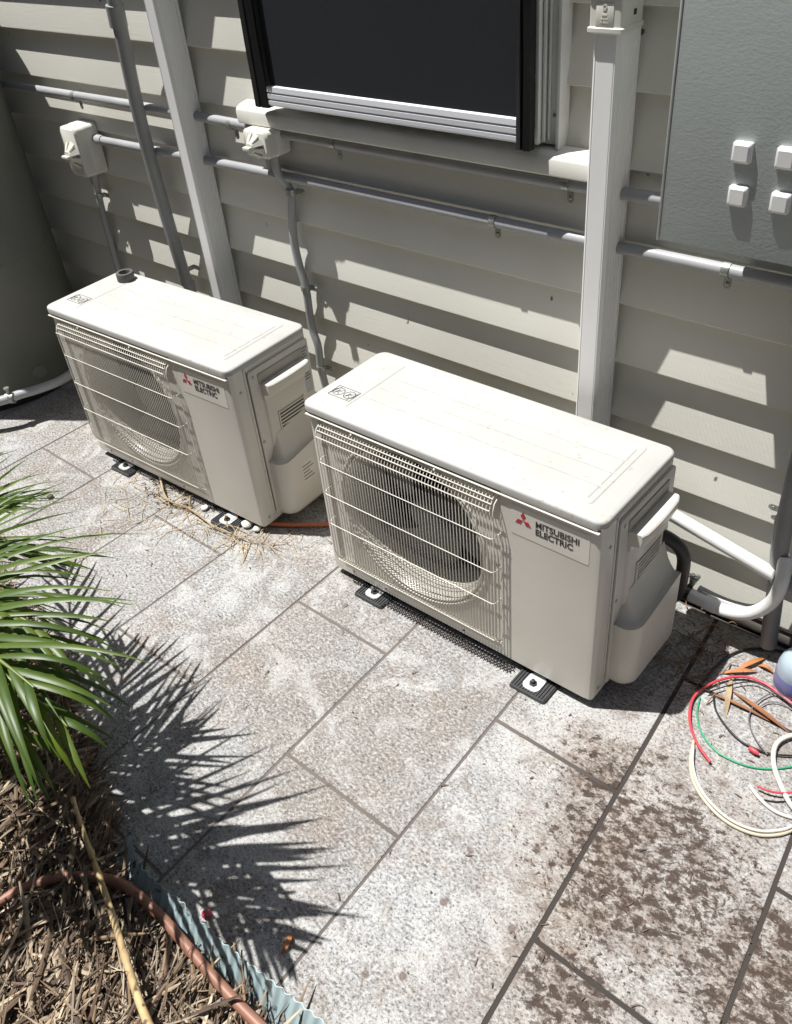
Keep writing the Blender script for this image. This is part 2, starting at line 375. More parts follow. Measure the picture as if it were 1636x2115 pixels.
LN = {1: (-1.640, 0.0), 2: (-1.326, -.02), 3: (-1.0115, -.036), 4: (-.6880, -.047), 5: (-.3843, -.092), 6: (-.0625, -.105)}
for k in (0, -1, -2, -3, -4, -5, -6, -7, -8, -9, -10, -11): LN[k] = (-1.640 + .318 * (k - 1), 0.0)
for k in range(7, 16): LN[k] = (-.0625 + .32 * (k - 6), -.105)
bm = NB()
def paver(k, ya, yb):
    h = .0030 if k < 4 else .0042
    g0 = .0030 if k <= 4 else .0045; g1 = .0030 if k + 1 <= 4 else .0045
    gy = .0036 if k < 4 else .0046
    def X(k, y): a, b = LN[k]; return a + b * (y + .572)
    ya += gy; yb -= gy
    rows = [ya, yb]
    j = lambda: rnd.uniform(-.0007, .0007)
    q = [(X(k, ya) + g0 + j(), ya + j()), (X(k + 1, ya) - g1 + j(), ya + j()), (X(k + 1, yb) - g1 + j(), yb + j()), (X(k, yb) + g0 + j(), yb + j())]
    dz = rnd.uniform(-.0006, .0006)
    c = Vector((sum(p[0] for p in q) / 4, sum(p[1] for p in q) / 4))
    def ins(d): return [(c.x + (p[0] - c.x) * (1 - d / .16), c.y + (p[1] - c.y) * (1 - d / .33)) for p in q]
    L = [[(x, y, -.02) for x, y in q], [(x, y, -.0016 + dz) for x, y in q], [(x, y, -.0004 + dz) for x, y in ins(.0009)], [(x, y, dz) for x, y in ins(.0028)]]
    loft(bm, L, cap0=False)
bm2all = []
for k in range(-11, 14):
    odd = (k % 2) != 0
    base = -.222 if odd else -.572
    for n in range(-5, 3):
        ya, yb = base + .70 * (n - 1), base + .70 * n
        ya = max(ya, -3.2); yb = min(yb, -.002)
        if yb - ya < .03: continue
        xm = LN[k][0] + .3
        if xm < -.45 or k < 4:
            if yb <= -1.28: continue
            ya = max(ya, -1.322)
        b_ = bmesh.new(); bm = b_; paver(k, ya, yb); bm2all.append(b_)
tmp = NB()
for b_ in bm2all:
    me = bpy.data.meshes.new('t'); b_.to_mesh(me); b_.free(); tmp.from_mesh(me); bpy.data.meshes.remove(me)
o = obj('patio_paving', tmp, paverm, smooth=50); tag(o, kind='structure')
# object coordinates of the paving material must equal world coordinates
o.data.transform(Matrix.Translation(o.location)); o.location = (0, 0, 0)

# mulch bed: soil mound and loose chips
bm = NB(); nx, ny = 150, 80
X0, X1, Y0, Y1 = -3.5, -0.40, -2.35, -.92
BED = [(-3.6, -.93), (-2.6, -.96), (-2.118, -.998), (-1.977, -1.018), (-1.744, -1.068), (-1.503, -1.128), (-1.342, -1.195), (-1.189, -1.262), (-1.098, -1.300), (-.98, -1.332), (-.75, -1.330), (-.62, -1.322), (-.30, -1.31)]
def bed_y(x):
    for (xa, ya), (xb, yb_) in zip(BED, BED[1:]):
        if x <= xb: return ya + (yb_ - ya) * max(0, (x - xa) / (xb - xa))
    return BED[-1][1]
def soil_z(x, y):
    d = bed_y(x) - .004 - y
    if d < 0: return -.045 + .04 * max(0, 1 + d / .02)
    return -.005 + .03 * min(1, d / .10) + .022 * noise.noise(Vector((x * 5, y * 5, 1))) * min(1, d / .1)
V = [[bm.verts.new((X0 + (X1 - X0) * i / nx, Y0 + (Y1 - Y0) * j / ny, soil_z(X0 + (X1 - X0) * i / nx, Y0 + (Y1 - Y0) * j / ny))) for j in range(ny + 1)] for i in range(nx + 1)]
for i in range(nx):
    for j in range(ny): bm.faces.new((V[i][j], V[i + 1][j], V[i + 1][j + 1], V[i][j + 1]))
o = obj('garden_soil', bm, soilm); tag(o, kind='structure')
bm = NB()
def chip(bm, x, y, z, ang, L, Wd, curl, pitch, roll):
    d = Vector((math.cos(ang), math.sin(ang), 0)); s = Vector((-d.y, d.x, 0))
    R = Matrix.Rotation(roll, 3, d); s = R @ s; up = d.cross(s)
    pr = None; n = 3 if L < .05 else 5
    for k in range(n + 1):
        t = k / n - .5; w = Wd * (1 - (2 * t) ** 4 * .75) * .5
        c = Vector((x, y, z)) + d * (t * L) + Vector((0, 0, 1)) * (curl * (t * t * 4) * L * .25 + pitch * t * L) + s * (math.sin(t * 3 + ang) * L * .06)
        a, b, e = bm.verts.new(c - s * w), bm.verts.new(c + up * w * .45), bm.verts.new(c + s * w)
        if pr: bm.faces.new((pr[0], a, b, pr[1])); bm.faces.new((pr[1], b, e, pr[2]))
        pr = (a, b, e)
for i in range(19000):
    x = rnd.uniform(-1.40, -.46); y = bed_y(x) - .012 - .42 * rnd.random()
    if i % 3 == 0: x = rnd.uniform(-2.5, -1.1); y = bed_y(x) - .005 - .5 * rnd.random() ** 1.3
    z = soil_z(x, y) + abs(rnd.gauss(0.004, .012))
    L = rnd.choice([.012, .02, .03, .04, .06, .09, .14]) * rnd.uniform(.7, 1.3)
    chip(bm, x, y, z, rnd.gauss(2.2, .9), L, min(L * .35, rnd.choice([.0025, .003, .004, .005, .009])), rnd.uniform(-.6, 1.0), rnd.gauss(0, .22), rnd.gauss(0, .5))
for i in range(420):
    x = rnd.uniform(-1.40, -.46); y = bed_y(x) - .02 - .42 * rnd.random()
    chip(bm, x, y, soil_z(x, y) + rnd.uniform(.012, .035), rnd.gauss(2.3, .8), rnd.uniform(.10, .26), rnd.uniform(.005, .012), rnd.uniform(-.3, .8), rnd.gauss(0, .12), rnd.gauss(0, .6))
o = obj('mulch', bm, mulchm, smooth=0)
tag(o, 'brown shredded bark and leaf mulch filling the garden bed', 'mulch', kind='stuff')

# ------------------------------------------------------------------ house: weatherboards, window, sill
house = thing('weatherboard_house', 'grey beige weatherboard house wall with a window under a charcoal outdoor blind', 'house')
ZB, PITCH, LAP = 0.19104, 0.13794, 0.0255
bm = NB()
for k in range(-1, 19):
    z0 = ZB + PITCH * k; z1 = z0 + PITCH + .012
    # rounded nose, sloping face
    pr = [(0.0255, z0 + .0005), (0.0022, z0), (0.0003, z0 + .0018), (0.0004, z0 + .005), (LAP * (PITCH + .012) / PITCH + .0002, z1), (0.034, z1), (0.034, z0 + .0005)]
    add_prism(bm, pr, 'x', -6.0, 2.6)
obj('weatherboards', bm, boardm, house, smooth=30)
bm = NB(); add_box(bm, -6, 2.6, .036, .20, -.02, 3.0); obj('wall_core', bm, concr, house, smooth=0)
bm = NB(); add_box(bm, -6, 2.6, .0045, .033, .0, .030, .002); obj('base_plinth', bm, concr, house, smooth=30)
bm = NB(); add_box(bm, -6, 2.6, .012, .030, .033, .050, .002); obj('bottom_trim', bm, silm, house, smooth=30)

# window: y of the face is -.05
sill = NB()
pr = [(0.0, 1.046), (-.026, 1.042), (-.040, 1.036), (-.0445, 1.029), (-.0435, 1.001), (-.039, .997), (-.0, .997)]
add_prism(sill, pr, 'x', -1.868, -.790)
obj('window_sill', sill, silm, house, smooth=40)
win = NB()
zt = 2.1
XL0, XL1 = -1.812, -1.766       # left silver strip
XR0, XR1 = -.962, -.912
add_box(win, XL0, XL1, -.022, 0.012, 1.047, zt, .0015)
add_box(win, XR0, XR1 - .008, -.016, 0.012, 1.050, zt, .0015)
add_box(win, XR0 + .002, XR0 + .010, -.036, -.017, 1.052, zt, .001)
add_box(win, XR0 + .013, XR0 + .018, -.027, -.017, 1.056, zt, .001)
add_box(win, XR0 + .023, XR0 + .027, -.023, -.017, 1.060, zt, .001)
add_box(win, XR1 - .0075, XR1, -.024, .012, 1.044, zt, .001)
add_box(win, XL1 + .001, XR0 - .001, -.015, .012, 1.046, 1.066, .001)
add_box(win, XL1 + .001, XR0 - .001, -.015, .012, zt - .06, zt, .001)
window = obj('window_frame', win, framem, house, smooth=30)
bm = NB(); add_lathe(bm, [(0, .002), (.003, .002), (.004, .001), (.004, 0)], 12, Matrix.Translation((-.9275, -.0162, 1.105)) @ Matrix.Rotation(PI / 2, 4, 'X')); obj('screw', bm, zinc, window)
bm = NB(); add_box(bm, XL1 + .02, XR0 - .02, .002, .010, 1.07, zt - .06); obj('window_pane', bm, mat('dark_glass', (0.02, 0.022, 0.025), rough=0.05), window, smooth=0)
bl = NB()
XF0, XF1 = -1.713, -.986
# fabric with very slight waviness
nxx, nzz = 24, 20; V = []
for i in range(nxx + 1):
    row = []
    for j in range(nzz + 1):
        x = XF0 + .004 + (XF1 - XF0 - .008) * i / nxx; z = 1.098 + (zt - .10 - 1.098) * j / nzz
        row.append(bl.verts.new((x, -.056 + .0012 * noise.noise(Vector((x * 6, z * 2, 0))), z)))
    V.append(row)
for i in range(nxx):
    for j in range(nzz): bl.faces.new((V[i][j], V[i + 1][j], V[i + 1][j + 1], V[i][j + 1]))
blind = obj('blind_fabric', bl, blindm, house)
bm = NB(); add_box(bm, XF0 - .05, XF1 + .05, -.075, .0, zt - .10, zt - .001, .004); obj('blind_headbox', bm, alum, blind)
bm = NB()
pr = [(-.038, 1.060), (-.052, 1.060), (-.054, 1.064), (-.054, 1.072), (-.050, 1.0732), (-.050, 1.0755), (-.054, 1.077), (-.054, 1.087), (-.050, 1.0882), (-.050, 1.0905), (-.054, 1.092), (-.053, 1.1035), (-.048, 1.106), (-.038, 1.106)]
pr = [(y - .0085, z - .001) for y, z in pr]
add_prism(bm, pr, 'x', XF0, XF1); obj('bottom_rail', bm, alum, blind, smooth=25)
vinyl = mat('black_vinyl', (0.008, 0.008, 0.009), (0.012, 0.012, 0.012), 60, rough=0.4)
for x0, x1, zb in ((-1.762, XF0 - .001, 1.0535), (XF0 - .0005, XF0 + .016, 1.108), (XF1 + .001, -.953, 1.047)):
    bm = NB(); n = 26; prev = None          # folded fabric edge hanging in front of the frame
    for j in range(n + 1):
        z = zb + (zt - .1 - zb) * j / n
        w = .003 * noise.noise(Vector((x0 * 9, z * 7, 2)))
        pts = [Vector((x0, -.047, z)), Vector((x0, -.064 + w, z)), Vector(((x0 + x1) / 2 - .005, -.067 + w, z)), Vector(((x0 + x1) / 2 - .002, -.058 + w, z)), Vector(((x0 + x1) / 2 + .002, -.067 - w, z)), Vector((x1, -.064 + w, z)), Vector((x1, -.047, z))]
        cur = [bm.verts.new(p) for p in pts]
        if prev:
            for a in range(6): bm.faces.new((prev[a], prev[a + 1], cur[a + 1], cur[a]))
        else: bm.faces.new(cur)
        prev = cur
    bmesh.ops.recalc_face_normals(bm, faces=bm.faces)
    obj('side_channel', bm, vinyl, blind)

# ------------------------------------------------------------------ trunking (ducts), conduits, boxes
def trunk(label, xc, z0, z1, cap=None, w=.052, d=.068):
    t = thing('cable_trunking', label, 'trunking', (xc, 0, z0), 0, 'vertical trunkings on the house wall')
    H = z1 - z0; h = w / 2
    bm = NB()
    # base and cover: ribbed front and side
    f = [(-h, 0), (-h, -d + .006), (-h + .006, -d)]
    for s in (-.35, .35): f += [(s * w - .0015, -d), (s * w, -d + .0012), (s * w + .0015, -d)]
    f += [(h - .006, -d), (h, -d + .006)]
    for s in (.28, .42, .56, .70): f += [(h, -d * (1 - s) - .0018), (h - .0012, -d * (1 - s)), (h, -d * (1 - s) + .0018)]
    f += [(h, -.010), (h + .003, -.009), (h + .003, 0)]
    add_prism(bm, [(x, y) for x, y in f], 'z', 0, H)
    obj('cover', bm, trunkm, t, smooth=20)
    if cap:
        bm = NB(); c = cap - z0; e = .006
        L = []
        for z, g in ((c, .004), (c + .003, e + .003), (c + .009, e + .003), (c + .011, e), (c + .055, e), (c + .058, e + .004), (c + .062, e + .004), (c + .075, e + .001), (c + .3, e + .001)):
            L.append([(x, y, z) for x, y in rrect(-h - g, h + g, -d - g, 0, .006, 3)])
        loft(bm, L); j = obj('joiner', bm, jbm, t, smooth=25)
        bm = NB(); add_box(bm, h + e - .004, h + e + .0006, -.036, -.027, c + .024, c + .033); obj('clip_hole', bm, darkin, j, smooth=0)
        bm = NB(); add_box(bm, -.018, .016, -d - e - .0012, -d - e + .001, c + .010, c + .047, .001)
        for dx, dz, ww in ((-.004, .036, .006), (-.006, .028, .009), (-.008, .022, .0035), (-.003, .022, .003), (.001, .022, .004), (-.008, .017, .003), (-.003, .017, .005), (.003, .017, .003)):
            add_box(bm, dx, dx + ww, -d - e - .0019, -d - e - .001, c + dz, c + dz + .0028)
        add_lathe(bm, [(.0022, 0), (.0022, .0012), (.0042, .0012), (.0042, 0)], 16, Matrix.Translation((-.001, -d - e - .0008, c + .0415)) @ Matrix.Rotation(PI / 2, 4, 'X'))
        obj('moulded_badge', bm, jbm, j, smooth=25)
    return t
trunk('beige trunking with a joiner and moulded badge at its top, right of the window', -.7955, .03, 2.6, cap=1.263)
trunk('grey beige trunking running down behind the far condenser, left of the window', -2.105, .03, 2.6)

def conduit(name, label, cat, pts, r, m, group=None, smooth=8, couplings=()):
    pts = [Vector(p) for p in pts]; org = pts[0].copy()
    t = thing(name, label, cat, org, 0, group)
    bm = NB(); P = catmull([p - org for p in pts], smooth) if smooth else [p - org for p in pts]
    add_tube(bm, P, r, 14); obj('tube', bm, m, t, smooth=50)
    for a, b in couplings:
        bm = NB(); a = Vector(a) - org; b = Vector(b) - org
        add_tube(bm, [a, a + (b - a) * .03, b - (b - a) * .03, b], [r * 1.02, r * 1.22, r * 1.22, r * 1.02], 14); obj('coupling', bm, m, t, smooth=30)
    return t, org
def saddle(t, org, P, axis, side, r=.0125):
    """half saddle clip over a conduit at P; axis 'x' or 'z' = conduit direction; side = where its tab goes"""
    P = Vector(P) - org; bm = NB(); n = 10; prev = None; R1, R2 = r + .0006, r + .0022; w = .0075
    d = Vector((1, 0, 0)) if axis == 'x' else Vector((0, 0, 1)); s = (Vector((0, 0, -1)) if axis == 'x' else Vector((1, 0, 0))) * side
    wall = .0285 if False else (0 - (P.y + org.y))
    for i in range(n + 1):
        a = PI * i / n; q = s * (-math.cos(a)) + Vector((0, -1, 0)) * math.sin(a)
        cur = [bm.verts.new(P + q * rr + d * ww) for rr, ww in ((R1, -w), (R2, -w), (R2, w), (R1, w))]
        if prev:
            for k in range(4): bm.faces.new((prev[k], prev[(k + 1) % 4], cur[(k + 1) % 4], cur[k]))
        else: bm.faces.new(cur)
        prev = cur
    bm.faces.new(prev)
    # tab: drops back to the wall then lies flat, rounded end
    a = s * R1; yb = wall - .002
    def bx(c0, c1): 
        vs = []
        for k in range(8): pass
    lo = min(0, yb)
    def quadbox(s0, s1, y0, y1, ww=w):
        V = []
        for ss in (s0, s1):
            for yy in (y0, y1):
                for w_ in (-ww, ww): V.append(bm.verts.new(P + s * ss + Vector((0, yy, 0)) + d * w_))
        for f in ((0, 1, 3, 2), (4, 6, 7, 5), (0, 4, 5, 1), (2, 3, 7, 6), (0, 2, 6, 4), (1, 5, 7, 3)): bm.faces.new([V[i] for i in f])
    quadbox(R1, R2, 0, yb - .0016)
    quadbox(R2 + .0002, R2 + .023, yb - .0016, yb)
    quadbox(R2 + .023, R2 + .027, yb - .0016, yb, w * .6)
    bmesh.ops.recalc_face_normals(bm, faces=bm.faces)
    c = obj('saddle_clip', bm, zinc, t, smooth=25)
    bm = NB(); M = Matrix.Translation(P + s * (R2 + .017) + Vector((0, yb - .0016, 0))) @ Matrix.Rotation(PI / 2, 4, 'X')
    add_lathe(bm, [(0, .0012), (.0015, .0012), (.0019, .0022), (.0036, .0016), (.0042, 0)], 10, M); obj('screw', bm, zinc, c)

yc = -.0155
t, o_ = conduit('electrical_conduit', 'upper grey conduit running under the window sill', 'conduit',
    [(-3.6, yc, 0.9785), (-2.4, yc, 0.9875), (-1.84, yc, 0.9835)], .0125, upvc, 'horizontal conduits on the house wall', 3)
saddle(t, o_, Wp(155, 198, yc), 'x', 1); saddle(t, o_, Wp(478, 256, yc), 'x', 1)
t, o_ = conduit('electrical_conduit', 'grey conduit just under the window sill, from the pale switch box to the meter box', 'conduit',
    [(-1.74, yc, 0.9785), (-1.2, yc, 0.9775), (-.80, yc, 0.9785), (-.3, yc, 0.9855)], .0125, upvc, 'horizontal conduits on the house wall', 3)
saddle(t, o_, (-1.548, yc, 0.9785), 'x', 1); saddle(t, o_, (-.893, yc, 0.9785), 'x', 1)
t, o_ = conduit('electrical_conduit', 'lower grey conduit running from the left switch box along the wall below the meter box', 'conduit',
    [(-2.66, yc, 0.8595), (-1.9, yc, 0.8695), (-1.1, yc, 0.8695), (-.6, yc, 0.8715), (.6, yc, 0.8755)], .0125, upvc, 'horizontal conduits on the house wall', 3,
    couplings=[((-2.63, yc, 0.8600), (-2.60, yc, 0.8603))])
saddle(t, o_, (-1.775, yc, 0.8695), 'x', 1); saddle(t, o_, (-1.076, yc, 0.8695), 'x', 1); saddle(t, o_, (-.544, yc, 0.8720), 'x', 1)
t, o_ = conduit('electrical_conduit', 'grey conduit dropping from the left switch box behind the far condenser', 'conduit',
    [(-2.680, -.035, .77), (-2.72, yc, .70), (-2.735, yc, .60), (-2.745, yc, .35), (-2.74, yc, .15)], .0115, upvc, 'drop conduits below the switch boxes', 5)
saddle(t, o_, (-2.724, yc, .668), 'z', 1, .0115)
t, o_ = conduit('electrical_conduit', 'wavy grey conduit dropping from the right switch box between the two condensers', 'conduit',
    [(-1.755, -.036, .945), (-1.757, -.034, .885), (-1.748, yc, .848), (-1.738, yc, .820), (-1.750, yc, .760), (-1.758, yc, .69), (-1.752, yc, .62), (-1.742, yc, .575), (-1.740, yc, .54), (-1.742, yc, .44), (-1.728, yc, .38), (-1.73, yc, .30), (-1.72, yc, .18), (-1.74, -.05, .1)], .0115, upvc, 'drop conduits below the switch boxes', 6)
saddle(t, o_, (-1.738, yc, .832), 'z', 1, .0115); saddle(t, o_, (-1.741, yc, .560), 'z', 1, .0115); saddle(t, o_, (-1.729, yc, .305), 'z', 1, .0115)
# thicker grey pipe at the left, leaning away from the wall towards the top
pa, pb, pc = Wp(232, -20, -.055), Wp(300, 290, -.046), Wp(378, 560, -.036)
up = pa + (pa - pb) * 1.3
t, o_ = conduit('grey_drain_pipe', 'thick matt grey pipe with a coupling, left of the left trunking', 'pipe',
    [up, pa, pb, pc, pc + Vector((-.004, .012, -.06)), (pc.x - .01, -.028, .25), (pc.x - .012, -.028, .03)], .020, upvcd, None, 6,
    couplings=[(tuple(Wp(236, 8, -.0545)), tuple(Wp(246, 56, -.0530)))])
saddle(t, o_, (pc.x - .003, -.034, .502), 'z', 1, .020)

def switchbox(label, x0, x1, z0, z1, d):
    t = thing('isolator_switch', label, 'switch box', ((x0 + x1) / 2, 0, z0), 0, 'isolator switches on the house wall')
    w = x1 - x0; H = z1 - z0; bm = NB(); h = w / 2; r = .014
    f = .55
    L = []
    for y, g in ((0, 0), (-d * f, 0), (-d * f - .004, .003)):
        L.append([(x, y, z) for x, z in rrect(-h + g, h - g, g, H - g, r, 5)])
    loft(bm, L); obj('back_box', bm, jbm, t, smooth=40)
    bm = NB(); L = []
    for y, g in ((-d * f - .0005, .001), (-d + .006, .001), (-d, .007)):
        L.append([(x, y, z) for x, z in rrect(-h + g, h - g, g, H - g, r, 5)])
    loft(bm, L); fr = obj('front_cover', bm, jbm, t, smooth=40)
    # sloping hooded shield round a rotary knob
    bm = NB(); y0 = -d - .0003; cz = H * .45; R = min(h, H / 2) * .92
    for k in range(8):
        a0, a1 = 2 * PI * k / 8 + .2, 2 * PI * (k + .62) / 8 + .2
        q = []
        for a, rr, yy in ((a0, R, 0), (a1, R, 0), (a1, R * .40, -.020), (a0, R * .40, -.020)):
            q.append(bm.verts.new((rr * math.cos(a), y0 + yy, cz + rr * math.sin(a))))
        c = [bm.verts.new((v.co.x * .96, y0 + .0002 if i < 2 else y0, cz + (v.co.z - cz) * .96)) for i, v in enumerate(q)]
        bm.faces.new(q); bm.faces.new(c[::-1])
        for i in range(4): bm.faces.new((q[i], c[i], c[(i + 1) % 4], q[(i + 1) % 4]))
    bmesh.ops.recalc_face_normals(bm, faces=bm.faces)
    add_lathe(bm, [(R * .46, 0), (R * .44, .018), (R * .38, .021), (0, .021)], 20, Matrix.Translation((0, y0, cz)) @ Matrix.Rotation(PI / 2, 4, 'X'))
    kn = obj('rotary_shield', bm, jbm, t, smooth=25)
    bm = NB(); add_box(bm, -R * .40, R * .40, y0 - .034, y0 - .0215, cz - .005, cz + .005, .002, M=None); obj('knob', bm, jbm, kn)
    bm = NB(); add_tube(bm, [(0, -.030, .002), (0, -.033, -.035)], [.0165, .014], 14); obj('gland', bm, upvc, t)
    return t
switchbox('left pale switch box with a faceted rotary shield, beside the tank', -2.740, -2.645, .752, .906, .080)
switchbox('pale switch box with a faceted rotary shield, tucked under the left end of the sill', -1.826, -1.730, .928, .998, .074)

# meter box
MX0, MX1, MZ0, MZ1, MD = -.5600, .10, 1.020, 1.95, .28
t = thing('meter_box', 'large grey green steel meter box with small pale square studs on its door', 'meter box', ((MX0 + MX1) / 2, 0, MZ0))
mx = (MX0 + MX1) / 2
bm = NB(); add_box(bm, MX0 - mx + .004, MX1 - mx - .004, -MD + .012, 0, 0.004, MZ1 - MZ0, .003); obj('cabinet', bm, meterm, t)
bm = NB(); add_box(bm, MX0 - mx, MX1 - mx, -MD, -MD + .0115, 0, MZ1 - MZ0 - .01, .0025); door = obj('door', bm, meterm, t)
bm = NB(); add_box(bm, MX0 - mx - .0035, MX0 - mx - .0003, -MD - .0015, -MD + .02, .0, MZ1 - MZ0 - .01, .001); obj('door_edge_strip', bm, framem, door)
for (a, b) in (((1519, 292), (1556, 338)), ((1510, 382), (1545, 427))):
    p0 = Wp(a[0], a[1], -MD); p1 = Wp(b[0], b[1], -MD)
    for c in range(4):
        xs = p0.x + .0625 * c; bm = NB(); w = .028; h = p0.z - p1.z
        L = [[(x, y, z) for x, z in rrect(xs - mx, xs - mx + w, p1.z - MZ0, p1.z - MZ0 + .029, .003, 3)] for y in (-MD + .0005,)]
        L.append([(x, -MD - .007, z) for x, _, z in L[0]])
        L.append([(x, -MD - .0105, z) for x, z in rrect(xs - mx + .004, xs - mx + w - .004, p1.z - MZ0 + .004, p1.z - MZ0 + .025, .002, 3)])
        loft(bm, L); obj('stud', bm, whitep, door, smooth=30)

# tank
TC = Vector((-3.240, -.362, 0)); TR = .35
t = thing('water_tank', 'tall grey green cylindrical water heater tank at the left end of the wall', 'tank', TC)
bm = NB(); H = 1.405
add_lathe(bm, [(0, .035), (TR - .03, .035), (TR - .008, .045), (TR, .06), (TR, .5), (TR + .002, .505), (TR, .51), (TR, H - .05), (TR - .012, H - .015), (TR - .05, H), (0, H + .01)], 72); body = obj('tank_body', bm, tankm, t, smooth=40)
bm = NB(); add_lathe(bm, [(TR - .02, 0), (TR - .015, .034), (0, .034)], 48); obj('base_ring', bm, blackm, t)
d = (Vector((CAM.x, CAM.y, 0)) - TC).normalized()
def on_tank(px, py):
    """ray / cylinder hit"""
    D = ray(px, py); o2 = CAM - TC; a = D.x ** 2 + D.y ** 2; b = 2 * (o2.x * D.x + o2.y * D.y); c = o2.x ** 2 + o2.y ** 2 - TR ** 2
    q = b * b - 4 * a * c
    if q < 0: return None
    return o2 + D * ((-b - math.sqrt(q)) / (2 * a))
hp = on_tank(82, 768)
if hp:
    nrm = Vector((hp.x, hp.y, 0)).normalized()
    bm = NB(); add_lathe(bm, [(.028, -.004), (.027, .003), (.024, .004), (.022, .0015), (0, .0025)], 28, Matrix.Translation(hp) @ nrm.to_track_quat('Z', 'Y').to_matrix().to_4x4()); obj('cover_plug', bm, tankm, t)
# pipe hugging the tank foot
pts = []
for px, py, h in ((-140, 838, .11), (-60, 838, .11), (0, 828, .11), (40, 815, .11), (80, 803, .11), (120, 788, .11), (150, 770, .11), (185, 745, .11), (230, 700, .11)):
    pts.append(G(px, py, h))
t2, o_ = conduit('tank_drain_pipe', 'grey pipe curving round the foot of the tank with a zinc clamp', 'pipe', pts, .0165, upvc, None, 5)
q = G(22, 822, .11) - o_
bm = NB(); add_tube(bm, [q - Vector((.012, .008, 0)), q + Vector((.012, .008, 0))], .0185, 14); c = obj('pipe_clamp', bm, zinc, t2)
bm = NB(); add_tube(bm, [q + Vector((-.002, 0, .018)), q + Vector((-.004, 0, .034))], .005, 8); add_tube(bm, [q + Vector((-.004, 0, .034)), q + Vector((-.004, 0, .040))], .010, 8); obj('clamp_bolt', bm, zinc, c)
for qx in (-.07, -.03): pass
# ------------------------------------------------------------------ air conditioner outdoor units
AW, AD, AZ0, AH = .80, .2857, .0197, .5367
def ring_rect(cx, cz, R, x0, x1, z0, z1, n=64):
    """matching points on a circle and on the surrounding rectangle"""
    c, q = [], []
    for k in range(n):
        a = 2 * PI * k / n; dx, dz = math.cos(a), math.sin(a); c.append((cx + R * dx, cz + R * dz))
        ts = []
        if dx > 1e-9: ts.append((x1 - cx) / dx)
        if dx < -1e-9: ts.append((x0 - cx) / dx)
        if dz > 1e-9: ts.append((z1 - cz) / dz)
        if dz < -1e-9: ts.append((z0 - cz) / dz)
        tt = min(ts); q.append((cx + dx * tt, cz + dz * tt))
    # snap nearest to the four corners
    for X, Z in ((x0, z0), (x1, z0), (x1, z1), (x0, z1)):
        i = min(range(n), key=lambda i: (q[i][0] - X) ** 2 + (q[i][1] - Z) ** 2); q[i] = (X, Z)
    return c, q
